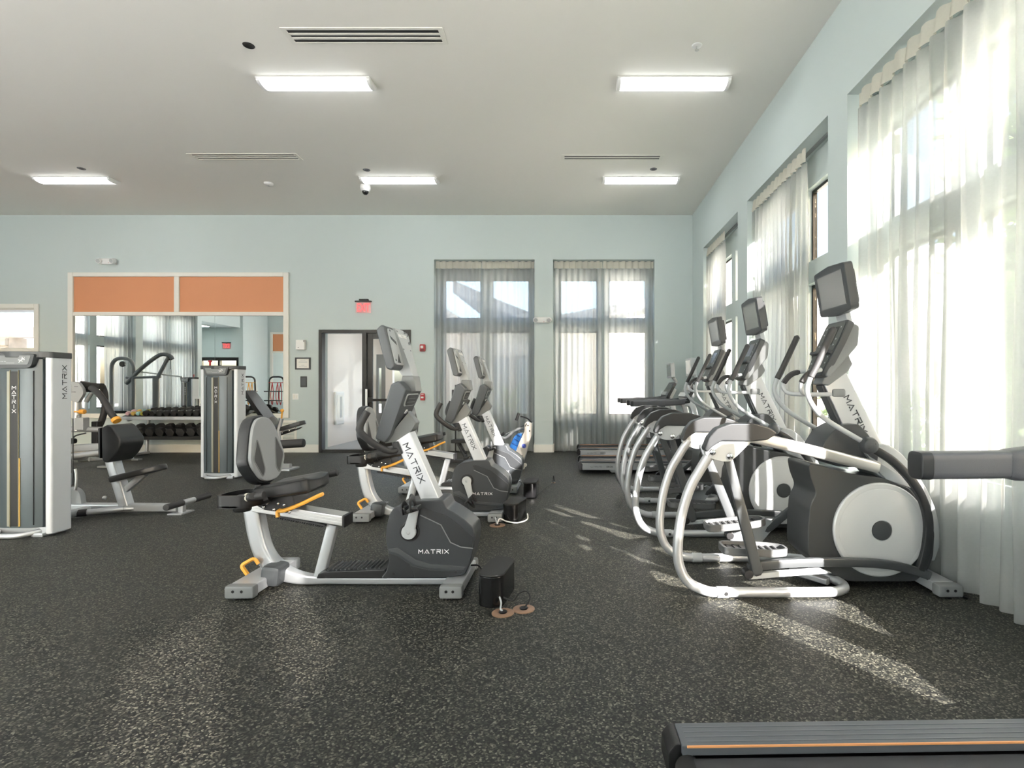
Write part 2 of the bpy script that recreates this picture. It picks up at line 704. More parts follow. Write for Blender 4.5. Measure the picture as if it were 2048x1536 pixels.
WIN_FAR = [(-2.663, -0.731), (-0.375, 1.577)]
WIN_RIGHT = [(7.40, 9.35), (4.787, 7.0), (2.40, 4.45), (-0.10, 2.02), (-4.70, -2.60)]
WIN_LEFT = [(5.50, 7.60), (3.05, 5.25)]
DOOR_HOLE = (-4.874, -3.105, 0.0, 2.36)
SIDE_HOLE = (-11.95, -10.33, 1.98, 2.77)


def pane_rects(w, sill=0.70):
    a0, a1 = w
    if w in WIN_RIGHT:
        sill = 0.67
    c = (a0 + a1) / 2
    return [(s, e, z0, z1) for s, e in ((a0 + 0.125, c - 0.10), (c + 0.10, a1 - 0.115)) for z0, z1 in ((sill, 2.36), (2.60, 3.39))]


g = G()
wall_boxes(g, far_map, XL - 0.36, XR + 0.36, 0, H, 0, REC, [(w[0], w[1], 0, HEAD) for w in WIN_FAR] + [DOOR_HOLE, SIDE_HOLE])
wall_boxes(g, far_map, XL - 0.36, XR + 0.36, 0, H, REC, REC + INN, [r for w in WIN_FAR for r in pane_rects(w)] + [DOOR_HOLE, SIDE_HOLE])
g.obj('wall_far', WALL, kind='structure', smooth=False)
g = G()
wall_boxes(g, right_map, YB2, YF, 0, H, 0, REC, [(w[0], w[1], 0, HEAD) for w in WIN_RIGHT])
wall_boxes(g, right_map, YB2, YF, 0, H, REC, REC + INN, [r for w in WIN_RIGHT for r in pane_rects(w)])
g.obj('wall_right', WALL, kind='structure', smooth=False)
g = G()
wall_boxes(g, left_map, 2.85, YF, 0, H, 0, REC, [(w[0], w[1], 0, HEAD) for w in WIN_LEFT])
wall_boxes(g, left_map, 2.85, YF, 0, H, REC, REC + INN, [r for w in WIN_LEFT for r in pane_rects(w)])
g.bx(-14.2, XL - 0.02, 2.86, 2.97, 0, H)                      # return into the alcove
g.bx(-14.2, XL - 0.01, 0.81, 2.85, 3.45, H)                     # alcove header
g.bx(-14.32, -14.2, 0.7, 2.9, 0, H)
g.obj('wall_left', WALL, kind='structure', smooth=False)
g = G()
ALC = (-13.75, -12.32, 0.0, 2.36)
wall_boxes(g, lambda a, d, z: (a, 0.8 - d, z), -14.2, XL + 0.07, 0, H, 0, 0.15, [ALC])
g.bx(XL - 0.04, XL + 0.08, YB - 0.10, 0.795, 0, H)
g.bx(XL - 0.03, XSTEP, YB - 0.12, YB, 0, H)
g.bx(XSTEP - 0.12, XSTEP - 0.005, YB2 + 0.001, YB - 0.11, 0, H)
ADDED_REAR = [(-9.3, -7.3), (-7.1, -4.9), (-4.7, -2.5)]  # glazing added in the unseen rear wall to let sun in
wall_boxes(g, lambda a, d, z: (a, YB2 - d, z), XSTEP - 0.12, XR + 0.36, 0, H, 0, 0.12, [(a, b_, 0.08, 3.75) for a, b_ in ADDED_REAR])
g.obj('wall_back', WALL, kind='structure', smooth=False)

g = G()
BOUNCE_Y = 0.9
g.bx(-14.35, XR + 0.36, BOUNCE_Y, YF + REC + INN, -0.12, 0.0)
g.obj('floor', FLOOR, kind='structure', smooth=False)
g = G()
g.bx(-14.35, XR + 0.36, YB2 - 0.12, BOUNCE_Y, -0.12, 0.0)
g.obj('floor_bounce', mat('pale_bounce_floor', rgb(188, 191, 200), 0.5, var=0.03), kind='structure', smooth=False)  # added pale floor, bounces the rear sun up to the ceiling
g = G()
g.bx(-14.35, XR + 0.36, YB2 - 0.12, YF + REC + INN, H, H + 0.40)  # slab thickened upward like a parapet, to shade the building beyond
g.obj('ceiling', CEIL, kind='structure', smooth=False)


def baseboard(name, segs):
    g = G()
    for s in segs:
        g.bx(*s, 0.0, 0.155, bevel=0.006, seg=1)
    g.obj(name, TRIM, kind='structure', smooth=False)


b = 0.018
segs = []
prev = XL
for s, e in [(DOOR_HOLE[0], DOOR_HOLE[1])] + WIN_FAR:
    segs.append((prev, s, YF - b, YF))
    prev = e
segs.append((prev, XR, YF - b, YF))
for s, e in WIN_FAR:
    segs.append((s, e, YF + REC - b, YF + REC))
    segs.append((s, s + b, YF, YF + REC - b))
    segs.append((e - b, e, YF, YF + REC - b))
baseboard('baseboard_far', segs)
segs = []
prev = YB2
for s, e in sorted(WIN_RIGHT):
    segs.append((XR - b, XR, prev, s))
    segs.append((XR + REC - b, XR + REC, s, e))
    segs.append((XR, XR + REC - b, s, s + b))
    segs.append((XR, XR + REC - b, e - b, e))
    prev = e
segs.append((XR - b, XR, prev, YF - b))
baseboard('baseboard_right', segs)
segs = []
prev = 2.97
for s, e in sorted(WIN_LEFT):
    segs.append((XL, XL + b, prev, s))
    prev = e
segs.append((XL, XL + b, prev, YF - b))
baseboard('baseboard_left', segs)

# windows: dark slim frames with four panes each
wi = 0
for mp, lst in ((far_map, WIN_FAR), (right_map, WIN_RIGHT), (left_map, WIN_LEFT)):
    for w in lst:
        wi += 1
        c = mp((w[0] + w[1]) / 2, REC, 0.70)
        root = thing('window_%d' % wi, None, None, c, kind='structure')
        for (s, e, z0, z1) in pane_rects(w):
            g = G()
            f = 0.03
            for (q0, q1, y0, y1) in ((s, s + f, z0, z1), (e - f, e, z0, z1), (s + f, e - f, z0, z0 + f), (s + f, e - f, z1 - f, z1)):
                p, r = mp(q0, REC + 0.070, y0), mp(q1, REC + 0.115, y1)
                g.bx(min(p[0], r[0]), max(p[0], r[0]), min(p[1], r[1]), max(p[1], r[1]), y0, y1)
            g.obj('frame', BLACKMETAL, root, smooth=False)
            g = G()
            p, r = mp(s + f, REC + 0.09, z0 + f), mp(e - f, REC + 0.096, z1 - f)
            g.bx(min(p[0], r[0]), max(p[0], r[0]), min(p[1], r[1]), max(p[1], r[1]), z0 + f, z1 - f)
            g.obj('pane', GLASS, root, smooth=False)

for a, b_ in ADDED_REAR:  # added rear windows, sun through them brightens the room
    wi += 1
    root = thing('window_%d' % wi, None, None, ((a + b_) / 2, YB2, 0.08), kind='structure')
    g = G()
    for q in ((a, a + 0.05, 0.08, 3.75), (b_ - 0.05, b_, 0.08, 3.75), (a + 0.05, b_ - 0.05, 0.08, 0.13), (a + 0.05, b_ - 0.05, 3.70, 3.75), (a + 0.05, b_ - 0.05, 2.3, 2.36)):
        g.bx(q[0], q[1], YB2 - 0.09, YB2 - 0.03, q[2], q[3])
    g.obj('frame', BLACKMETAL, root, smooth=False)
    g = G()
    g.bx(a + 0.05, b_ - 0.05, YB2 - 0.063, YB2 - 0.057, 0.13, 2.3)
    g.bx(a + 0.05, b_ - 0.05, YB2 - 0.063, YB2 - 0.057, 2.36, 3.70)
    g.obj('pane', GLASS, root, smooth=False)

# interior window in the far wall, near its left end
root = thing('window_%d' % (wi + 1), None, None, (-11.14, YF, 1.98), kind='structure')
g = G()
s, e, z0, z1 = SIDE_HOLE
f = 0.085
for (q0, q1, y0, y1) in ((s - f, s, z0 - f, z1 + f), (e, e + f, z0 - f, z1 + f), (s, e, z0 - f, z0), (s, e, z1, z1 + f)):
    g.bx(q0, q1, YF - 0.03, YF + 0.0, y0, y1, bevel=0.005, seg=1)
for (q0, q1, y0, y1) in ((s, s + 0.03, z0, z1), (e - 0.03, e, z0, z1), (s + 0.03, e - 0.03, z0, z0 + 0.03), (s + 0.03, e - 0.03, z1 - 0.03, z1)):
    g.bx(q0, q1, YF, YF + REC + INN, y0, y1)
g.obj('casing', TRIM, root, smooth=False)
g = G()
g.bx(s + 0.03, e - 0.03, YF + 0.2, YF + 0.206, z0 + 0.03, z1 - 0.03)
g.obj('pane', GLASS, root, smooth=False)

# ------------------------------------------------------------------ glazed entrance in the far wall
x0, x1, z0, z1 = DOOR_HOLE
xm0, xm1 = -4.04, -3.955                     # mullion between fixed light and door leaf
root = thing('door_1', None, None, ((x0 + x1) / 2, YF, 0), kind='structure')
g = G()
yd0, yd1 = YF - 0.02, YF + 0.13
g.bx(x0, x0 + 0.062, yd0, yd1, 0, z1, bevel=0.004, seg=1)
g.bx(x1 - 0.062, x1, yd0, yd1, 0, z1, bevel=0.004, seg=1)
g.bx(xm0, xm1, yd0, yd1, 0, z1 - 0.06, bevel=0.004, seg=1)
g.bx(x0 + 0.062, x1 - 0.062, yd0, yd1, z1 - 0.065, z1, bevel=0.004, seg=1)
g.bx(x0 + 0.062, xm0, yd0 + 0.02, yd1 - 0.02, 0, 0.055, bevel=0.004, seg=1)
g.obj('frame', BLACKMETAL, root, smooth=False)
g = G()
g.bx(x0 + 0.062, xm0, YF + 0.045, YF + 0.053, 0.055, z1 - 0.065)
g.obj('pane', DOORGLASS, root, smooth=False)
g = G()
for (q0, q1, w0, w1) in ((xm1 + 0.006, xm1 + 0.10, 0.015, z1 - 0.07), (x1 - 0.155, x1 - 0.068, 0.015, z1 - 0.07)):
    g.bx(q0, q1, YF + 0.02, YF + 0.068, w0, w1, bevel=0.003, seg=1)
g.bx(xm1 + 0.10, x1 - 0.155, YF + 0.02, YF + 0.068, 0.015, 0.24, bevel=0.003, seg=1)
g.bx(xm1 + 0.10, x1 - 0.155, YF + 0.02, YF + 0.068, z1 - 0.17, z1 - 0.07, bevel=0.003, seg=1)
leaf = g.obj('door_leaf', BLACKMETAL, root, smooth=False)
g = G()
g.bx(xm1 + 0.10, x1 - 0.155, YF + 0.04, YF + 0.047, 0.24, z1 - 0.17)
g.obj('pane', DOORGLASS, leaf, smooth=False)
g = G()
g.bx(xm1 + 0.11, x1 - 0.07, YF - 0.055, YF - 0.02, 0.985, 1.035, bevel=0.008)
g.bx(xm1 + 0.03, xm1 + 0.12, YF - 0.055, YF + 0.02, 0.96, 1.06, bevel=0.008)
g.bx(x1 - 0.12, x1 - 0.07, YF - 0.055, YF + 0.02, 0.97, 1.05, bevel=0.008)
g.obj('push_bar', BLACKMETAL, leaf)
g = G()
g.bx(xm1 - 0.015, xm1 + 0.03, YF - 0.05, YF - 0.02, 0.78, 1.22, bevel=0.008)
g.obj('handle', ALU, leaf)
g = G()
for zz in (0.3, 1.18, 2.05):
    g.cyl((x1 - 0.068, YF - 0.028, zz), (x1 - 0.068, YF - 0.028, zz + 0.11), 0.013, 10)
g.obj('hinge', BLACKMETAL, leaf)

al = thing('added_alcove_light', 'added flush square light brightening the alcove reflected in the mirror', 'light', (-13.1, 1.9, 3.40))  # lamp added to brighten the otherwise dark alcove
g = G()
g.bx(-13.4, -12.8, 1.6, 2.2, 3.40, 3.43, bevel=0.004)
g.obj('housing', WHITEP, al, smooth=False)
g = G()
g.bx(-13.37, -12.83, 1.63, 2.17, 3.392, 3.402)
g.obj('diffuser', LAMP, al, smooth=False)
# door in the alcove, only seen in the mirror
root = thing('door_2', None, None, ((ALC[0] + ALC[1]) / 2, 0.8, 0), kind='structure')
g = G()
for (q0, q1, w0, w1) in ((ALC[0], ALC[0] + 0.07, 0, ALC[3]), (ALC[1] - 0.07, ALC[1], 0, ALC[3]), (-13.07, -13.0, 0, ALC[3] - 0.12), (ALC[0] + 0.07, ALC[1] - 0.07, ALC[3] - 0.12, ALC[3]), (ALC[0] + 0.07, ALC[1] - 0.07, 0, 0.15)):
    g.bx(q0, q1, 0.70, 0.82, w0, w1)
g.obj('frame', BLACKMETAL, root, smooth=False)
for q0, q1 in ((ALC[0] + 0.07, -13.07), (-13.0, ALC[1] - 0.07)):
    g = G()
    g.bx(q0, q1, 0.745, 0.752, 0.15, ALC[3] - 0.12)
    g.obj('pane', DOORGLASS, root, smooth=False)

# ------------------------------------------------------------------ corridor behind the entrance
g = G()
ye = YF + REC + INN
g.bx(-5.30, -5.14, ye, 13.7, -0.02, 2.9)
g.bx(-5.30, -5.05, 13.6, 13.75, -0.02, 2.9)
g.bx(-4.80, -4.62, 13.6, 13.75, -0.02, 2.9)
g.bx(-5.05, -4.80, 13.6, 13.75, 2.10, 2.9)
g.bx(-4.62, -2.8, 13.6, 13.75, 2.35, 2.9)
g.bx(-2.95, -2.8, ye, 13.75, -0.02, 2.9)
g.obj('wall_corridor', WHITEWALL, kind='structure', smooth=False)
g = G()
g.bx(-5.30, -2.8, ye, 13.75, 2.9, 3.0)
g.obj('ceiling_corridor', CEIL, kind='structure', smooth=False)
g = G()
g.bx(-5.30, -2.8, ye, 13.75, -0.1, 0.0)
g.obj('floor_corridor', mat('grey_corridor_tile', rgb(150, 150, 150), 0.35, var=0.1, var_scale=2), kind='structure', smooth=False)
root = thing('door_3', None, None, (-4.925, 13.62, 0), kind='structure')
g = G()
wall_boxes(g, lambda a, d, z: (a, 13.64 + d, z), -5.05, -4.80, 0.0, 2.10, 0, 0.04, [(-4.99, -4.92, 0.6, 1.75)])
g.obj('door_leaf', mat('grey_door_paint', rgb(140, 140, 138), 0.5), root, smooth=False)
g = G()
g.bx(-4.99, -4.92, 13.655, 13.66, 0.6, 1.75)
g.obj('pane', DOORGLASS, root, smooth=False)
cl = thing('added_corridor_light', 'added flush square light brightening the corridor behind the glass entrance', 'light', (-4.0, 11.8, 2.9))  # unseen lamp added to light the corridor
g = G()
g.bx(-4.35, -3.65, 11.45, 12.15, 2.87, 2.90, bevel=0.004)
g.obj('housing', WHITEP, cl, smooth=False)
g = G()
g.bx(-4.31, -3.69, 11.49, 12.11, 2.862, 2.872)
g.obj('diffuser', LAMP, cl, smooth=False)
# extinguisher cabinet on the corridor wall
fc = thing('extinguisher_cabinet', 'white rounded fire extinguisher cabinet on the corridor wall behind the glass', 'cabinet', (-5.14, 11.62, 0.80))
g = G()
yc, zc = 11.62, 0.80
fc.location = (-5.139, 11.62, 0.80)
g.box((-5.113, yc, zc), (0.05, 0.42, 0.72), bevel=0.022, seg=3)
g.obj('case', WHITEP, fc)
g = G()
g.box((-5.088, yc, zc), (0.012, 0.30, 0.58), bevel=0.005)
g.obj('door', TRIM, fc)
g = G()
g.box((-5.081, yc + 0.02, zc + 0.02), (0.006, 0.10, 0.46), bevel=0.002)
g.obj('glazing', GREY, fc)

# ------------------------------------------------------------------ outside
g = G()
g.bx(-40, 40, -30, 45, -0.35, -0.15)
g.obj('ground_outside', PAVE, kind='structure', smooth=False)
ob = thing('neighbour_building', 'white stucco building with sloping grey eaves beyond the far windows', 'building', (0, 13.2, -0.15))
g = G()
g.bx(-2.75, 9, 13.2, 17, -0.15, 2.7)
g.prism([(-2.75, 2.7), (9, 2.7), (9, 4.6), (1.83, 3.25), (-0.5, 2.80), (-2.75, 2.80)], 13.2, 17)
g.obj('wall', BUILD, ob, smooth=False)
g = G()
g.prism([(-0.7, 2.72), (1.83, 3.20), (9.2, 4.55), (9.2, 4.8), (1.83, 3.42), (-0.7, 2.94)], 12.85, 17.2)
g.obj('eave', ROOFM, ob, smooth=False)
g = G()
g.prism([(-2.9, 3.55), (-1.85, 3.15), (-0.7, 2.72), (-0.7, 2.94), (-1.85, 3.40), (-2.9, 3.85)], 12.85, 17.2)
g.obj('roof', ROOFM, ob, smooth=False)
for xa, xb in ((-2.0, -1.55), (-1.42, -1.05)):
    g = G()
    g.bx(xa, xb, 13.16, 13.2, 0.1, 2.05)
    fr = g.obj('window', ROOFM, ob, smooth=False)
    g = G()
    g.bx(xa + 0.06, xb - 0.06, 13.14, 13.165, 0.2, 1.97)
    g.obj('pane', mat('blue_grey_glass', rgb(150, 165, 178), 0.1), fr, smooth=False)


nb = thing('neighbour_building', 'added sunlit white building, brightening the side windows seen in the mirror', 'building', (-25, 6, -0.15))  # added to throw sunlight back onto the left side curtains
g = G()
g.bx(-27, -23.5, -6, 20, -0.15, 5.2)
g.obj('wall', BUILD, nb, smooth=False)
g = G()
g.bx(-27.2, -23.1, -6.2, 20.2, 5.2, 5.5)
g.obj('eave', ROOFM, nb, smooth=False)
for k in range(6):
    g = G()
    y0 = -3.5 + k * 3.8
    g.bx(-23.52, -23.44, y0, y0 + 1.3, 0.9, 2.7)
    fr = g.obj('window', ROOFM, nb, smooth=False)
    g = G()
    g.bx(-23.46, -23.42, y0 + 0.08, y0 + 1.22, 0.98, 2.62)
    g.obj('pane', bpy.data.materials['blue_grey_glass'], fr, smooth=False)


def spiky(name, label, x, y, h, n, spread, m=LEAF, lw=0.05):
    root = thing(name, label, 'plant', (x, y, -0.15), 'garden plants outside the far windows')
    g = G()
    g.tube([(x, y, -0.15), (x + 0.02, y, h * 0.45)], 0.03, 8)
    g.obj('stem', BEIGE, root)
    g = G()
    for i in range(n):
        a = rnd.uniform(0, 6.283)
        L = spread * rnd.uniform(0.6, 1.0)
        z0 = rnd.uniform(0.1, 0.5) * h
        up = rnd.uniform(0.2, 0.9) * L
        dx, dy = math.cos(a), math.sin(a)
        p = [(x + dx * L * t, y + dy * L * t, z0 + up * math.sin(t * 2.2)) for t in (0, 0.25, 0.5, 0.75, 1.0)]
        g.tube(p, [lw * 0.5, lw, lw * 0.9, lw * 0.55, 0.004], 5, flat=(1, 0.15))
    g.obj('foliage', m, root, kind='stuff')
    return root


spiky('garden_plant', 'tall spiky leaved plant outside the far window nearest the corner', -0.05, 11.8, 1.35, 34, 0.7)
spiky('garden_plant', 'spiky plant outside the far window beside the entrance', -1.45, 12.1, 1.9, 30, 0.6)
spiky('garden_plant', 'low grassy clump outside the far window nearest the corner', 0.70, 11.4, 0.5, 40, 0.4, LEAF2, 0.03)
spiky('garden_plant', 'second low grassy clump, closer to the corner of the far wall', 1.62, 11.7, 0.55, 40, 0.4, LEAF2, 0.03)
spiky('garden_plant', 'low grassy clump outside the far window beside the entrance', -0.95, 11.6, 0.5, 36, 0.45, LEAF2, 0.03)


def hedge(name, label, x0, x1, y0, y1, h, n, m, seed, grp):
    r = random.Random(seed)
    root = thing(name, label, 'hedge', ((x0 + x1) / 2, (y0 + y1) / 2, -0.15), grp)
    g = G()
    for i in range(n):
        s = r.uniform(0.10, 0.22)
        c = Vector((r.uniform(x0, x1), r.uniform(y0, y1), r.uniform(0, h)))
        for k in range(5):
            d = Vector((r.uniform(-1, 1), r.uniform(-1, 1), r.uniform(-0.4, 1))).normalized()
            e = d.orthogonal().normalized() * s * 0.35
            b2 = bmesh.new()
            vs_ = [b2.verts.new(c + q) for q in (Vector((0, 0, 0)), d * s * 0.6 + e, d * s * 1.3, d * s * 0.6 - e)]
            b2.faces.new(vs_)
            g._merge(b2)
    g.obj('foliage', m, root, smooth=False, kind='stuff')
    g = G()
    g.tube([((x0 + x1) / 2, (y0 + y1) / 2, -0.15), ((x0 + x1) / 2, (y0 + y1) / 2, h * 0.7)], 0.06, 8)
    g.obj('trunk', BEIGE, root)


hedge('tree', 'leafy green tree outside the windows seen in the mirror', -16.2, -14.6, 5.6, 8.0, 3.4, 420, LEAF2, 3, None)
hedge('shrub', 'low green shrub outside the side windows by the machines', 4.6, 5.6, 6.5, 10.5, 1.1, 300, LEAF2, 4, None)

hedge('tree', 'unseen dense tree added to shade the bare pane of the middle side window', 4.2, 4.9, 2.2, 2.95, 5.4, 900, LEAF2, 5, None)  # placed out of view to keep sun patches off the far wall
hedge('tree', 'unseen dense tree added to shade the bare pane of the farthest side window', 4.2, 4.9, 4.35, 6.0, 5.4, 1500, LEAF2, 6, None)  # second unseen sun blocker, for the farthest window
pc = thing('porch', 'beige porch frame with a stone column beyond the small high window', 'porch', (-12.6, 12.1, -0.15))
g = G()
g.bx(-13.9, -11.6, 12.0, 12.2, 2.38, 2.62)
g.bx(-12.19, -12.09, 12.0, 12.2, -0.15, 3.6)
g.bx(-13.9, -11.6, 12.0, 12.2, 3.15, 3.4)
g.obj('frame', BEIGE, pc, smooth=False)
g = G()
g.bx(-13.2, -12.66, 11.9, 12.3, -0.15, 2.38)
col = g.obj('column', STONE, pc, smooth=False)
for iz in range(12):
    for ix in range(3):
        g = G()
        xa = -13.2 + ix * 0.18 + rnd.uniform(0.0, 0.02)
        za = -0.13 + iz * 0.21
        g.box((xa + 0.085, 11.885, za + 0.095), (0.155, 0.05 + rnd.uniform(0, 0.03), 0.17 + rnd.uniform(-0.02, 0.02)), bevel=0.02, seg=1)
        g.obj('stone', STONE, col)

# ------------------------------------------------------------------ curtains
rod_n = 0


def curtain(mp, a0, a1, label, seed, waves=None, amp=0.045, d0=0.075, group=None, ztop=3.682, zbot=0.02, open_gather=0.0):
    r = random.Random(seed)
    width = a1 - a0
    waves = waves or max(4, int(width / 0.115))
    ph = [r.uniform(-0.5, 0.5) for _ in range(waves + 2)]
    am = [r.uniform(0.55, 1.25) for _ in range(waves + 2)]
    sk = [r.uniform(-0.5, 0.5) for _ in range(waves + 2)]
    c = mp((a0 + a1) / 2, d0, 0)
    root = thing('curtain', label, 'curtain', c, group)
    hd = 0.13

    def wave(u, t):
        x = u * waves
        i = int(min(max(x, 0), waves))
        fr = x - i
        s = fr * fr * (3 - 2 * fr)
        pp = ph[i] * (1 - s) + ph[i + 1] * s
        aa = am[i] * (1 - s) + am[i + 1] * s
        k = 0.45 + 0.55 * min(1.0, t * 1.6)
        w = math.sin(2 * math.pi * x + pp * (0.4 + t))
        w = math.copysign(abs(w) ** 0.8, w)
        return w * amp * aa * k

    def f_body(u, v):
        t = 1 - v
        i = int(min(u * waves, waves))
        lean = 0.02 * sk[i] * math.sin(t * 2.5) * min(1, 8 * u * (1 - u))
        z = zbot + (ztop - hd - zbot) * v
        if v == 0:
            z += 0.006 * math.sin(u * waves * 3)
        pinch = 1.0
        return mp(a0 + width * u + lean, d0 + wave(u, t) * pinch + 0.008 * math.sin(t * 9 + u * 11), z)
    g = G()
    g.grid(f_body, waves * 8, 14)
    g.obj('panel', SHEER, root, angle=180)

    def f_head(u, v):
        x = u * waves
        fr = abs((x % 1.0) - 0.5) * 2
        pin = (1 - fr) ** 3
        return mp(a0 + width * u, d0 - 0.004 - wave(u, 0) * 0.5 - 0.035 * pin * (0.4 + 0.6 * (1 - v)), ztop - hd - 0.004 + (hd + 0.012) * v + 0.006 * math.sin(x * 6.283))
    g = G()
    g.grid(f_head, waves * 10, 3)
    g.obj('pleated_heading', SHEERHEAD, root, angle=180)
    return root


def track(mp, a0, a1, label):
    root = thing('curtain_track', label, 'curtain track', mp((a0 + a1) / 2, 0.15, HEAD - 0.01))
    g = G()
    p, r_ = mp(a0, 0.145, HEAD - 0.022), mp(a1, 0.18, HEAD)
    g.bx(min(p[0], r_[0]), max(p[0], r_[0]), min(p[1], r_[1]), max(p[1], r_[1]), HEAD - 0.022, HEAD)
    g.obj('rail', GREY, root, smooth=False)
    for e in (a0 + 0.012, a1 - 0.012):
        q = mp(e, 0.1625, HEAD - 0.012)
        g = G()
        g.box(q, (0.03, 0.03, 0.03), bevel=0.004)
        g.obj('end_stop', WHITEP, root)


track(far_map, WIN_FAR[0][0] + .005, WIN_FAR[0][1] - .005, 'grey curtain track at the head of the far window beside the entrance')
track(far_map, WIN_FAR[1][0] + .005, WIN_FAR[1][1] - .005, 'grey curtain track at the head of the far window nearest the corner')
curtain(far_map, -2.65, -1.76, 'sheer ivory curtain nearest the entrance on the far wall', 1)
curtain(far_map, -1.75, -0.745, 'sheer ivory curtain on the far wall behind the blue tank exerciser', 2)
curtain(far_map, -0.36, 0.58, 'sheer ivory curtain on the far wall behind the ends of the distant treadmills', 3)
curtain(far_map, 0.59, 1.565, 'sheer ivory curtain on the far wall nearest the room corner', 4)
names = ['farthest side window', 'middle side window', 'big side window by the closest elliptical', 'side window beside the camera, outside the picture', 'rearmost side window, behind the camera']
for w, nm in zip(WIN_RIGHT, names):
    track(right_map, w[0] + .005, w[1] - .005, 'grey curtain track in the ' + nm)
curtain(right_map, 8.27, 9.34, 'narrow sheer curtain of the farthest side window, drawn partly open', 5)
curtain(right_map, 5.40, 6.99, 'sheer curtain of the middle side window, leaving its near pane bare', 6)
curtain(right_map, 2.78, 4.40, 'wide sheer curtain behind the closest elliptical', 7, waves=11, amp=0.055)
curtain(right_map, 2.41, 2.80, 'sheer curtain panel at the very edge of the big side window', 8, waves=4, amp=0.05, d0=0.05)
curtain(right_map, -0.09, 0.76, 'sheer curtain bunched at the rear of the side window beside the camera', 9)
curtain(right_map, -4.69, -2.71, 'sheer curtain of the rearmost side window', 10, waves=9, amp=0.018)
for w, nm in zip(WIN_LEFT, ['mirrored window with the open gap', 'mirrored window with the full curtain']):
    track(left_map, w[0] + .005, w[1] - .005, 'grey curtain track of the ' + nm)
curtain(left_map, 5.51, 6.40, 'sheer white curtain in the mirror, between the bare pane and the pier', 12)
curtain(left_map, 6.89, 7.59, 'sheer white curtain at the extreme edge of the mirror reflection', 13)
curtain(left_map, 3.06, 5.24, 'full width sheer white curtain reflected in the middle of the mirror', 14)

# ------------------------------------------------------------------ ceiling fittings
def ceiling_light(x, y, label):
    root = thing('ceiling_light', label, 'light', (x, y, H), 'wraparound ceiling lights')
    L, W, D = 0.60, 0.105, 0.062
    n = 10
    prof = [(y + W * math.cos(math.pi * k / n), H - 0.014 - (D - 0.014) * math.sin(math.pi * k / n) ** 0.8) for k in range(n + 1)]
    g = G()
    g.bx(x - L - 0.01, x + L + 0.01, y - W - 0.012, y + W + 0.012, H - 0.014, H, bevel=0.003, seg=1)
    g.obj('housing', WHITEP, root, smooth=False)
    g = G()
    g.prism(prof, x - L + 0.03, x + L - 0.03, axis='x')
    g.obj('diffuser', LAMP, root)
    for s in (-1, 1):
        g = G()
        pr = [(y + (p[0] - y) * 1.02, H - 0.014 + (p[1] - H + 0.014) * 1.03) for p in prof]
        xa, xb = sorted((x + s * (L - 0.03), x + s * (L + 0.008)))
        g.prism(pr, xa, xb, axis='x', bevel=0.004)
        g.obj('end_cap', WHITEP, root)


ceiling_light(-2.775, 5.76, 'lit wraparound ceiling light between the two recumbent bikes and the big vent')
ceiling_light(1.09, 5.76, 'lit wraparound ceiling light closest to the side windows in the front row')
ceiling_light(-7.90, 8.44, 'lit wraparound ceiling light above the framed mirror')
ceiling_light(-2.75, 8.44, 'lit wraparound ceiling light behind the dome camera')
ceiling_light(1.085, 8.44, 'lit wraparound ceiling light nearest the corner of the far wall')
for x, y, lb in ((-7.9, 5.76, 'lit wraparound ceiling light out of the picture, above the weight machines'),
                 (-7.9, 3.1, 'lit wraparound ceiling light out of the picture, over the open floor'),
                 (-2.77, 3.1, 'lit wraparound ceiling light overhead, out of the picture'),
                 (-7.9, 0.4, 'lit wraparound ceiling light near the rear mirror'),
                 (-2.77, 0.4, 'lit wraparound ceiling light above the camera'),
                 (-2.77, -2.8, 'lit wraparound ceiling light behind the camera'),
                 (-11.0, 8.44, 'wraparound ceiling light added out of the picture for light over the cable machine'),  # extra unseen lamp column, added to brighten the left side
                 (-11.0, 3.1, 'wraparound ceiling light added out of the picture for light by the alcove')):  # other lamp of the added column
    ceiling_light(x, y, lb)


def slot_vent(x0, x1, y0, y1, label, slats):
    root = thing('ceiling_vent', label, 'vent', ((x0 + x1) / 2, (y0 + y1) / 2, H), 'linear slot vents in the ceiling')
    f = 0.028
    g = G()
    for q in ((x0, x1, y0, y0 + f), (x0, x1, y1 - f, y1), (x0, x0 + f * 1.6, y0 + f, y1 - f), (x1 - f * 1.6, x1, y0 + f, y1 - f)):
        g.bx(*q, H - 0.008, H)
    g.obj('frame', TRIM, root, smooth=False)
    g = G()
    g.bx(x0 + f, x1 - f, y0 + f, y1 - f, H - 0.0015, H - 0.0005)
    g.obj('backing', BLACK, root, smooth=False)
    n = slats
    w = (y1 - y0 - 2 * f)
    for i in range(n):
        yc = y0 + f + w * (i + 1) / (n + 1)
        g = G()
        g.box(((x0 + x1) / 2, yc, H - 0.005), (x1 - x0 - 3 * f, w / (n + 1) * 0.42, 0.006))
        g.obj('slat', TRIM, root, smooth=False)


slot_vent(-2.70, -1.20, 4.88, 5.115, 'large slot vent with three dark slots, the closest in the ceiling', 2)
slot_vent(-5.47, -3.92, 7.50, 7.72, 'slot vent between the mirror and the dome camera', 2)
slot_vent(-0.16, 1.30, 7.55, 7.72, 'thin slot vent toward the side windows', 1)


def ceil_disc(name, label, cat, x, y, prof, m, group=None, extra=None):
    root = thing(name, label, cat, (x, y, H), group)
    g = G()
    g.lathe(prof, (x, y, H), (0, 0, -1), 24)
    g.obj('body', m, root)
    if extra:
        g = G()
        g.lathe(extra[0], (x, y, H), (0, 0, -1), 20)
        g.obj(extra[2], extra[1], root)
    return root


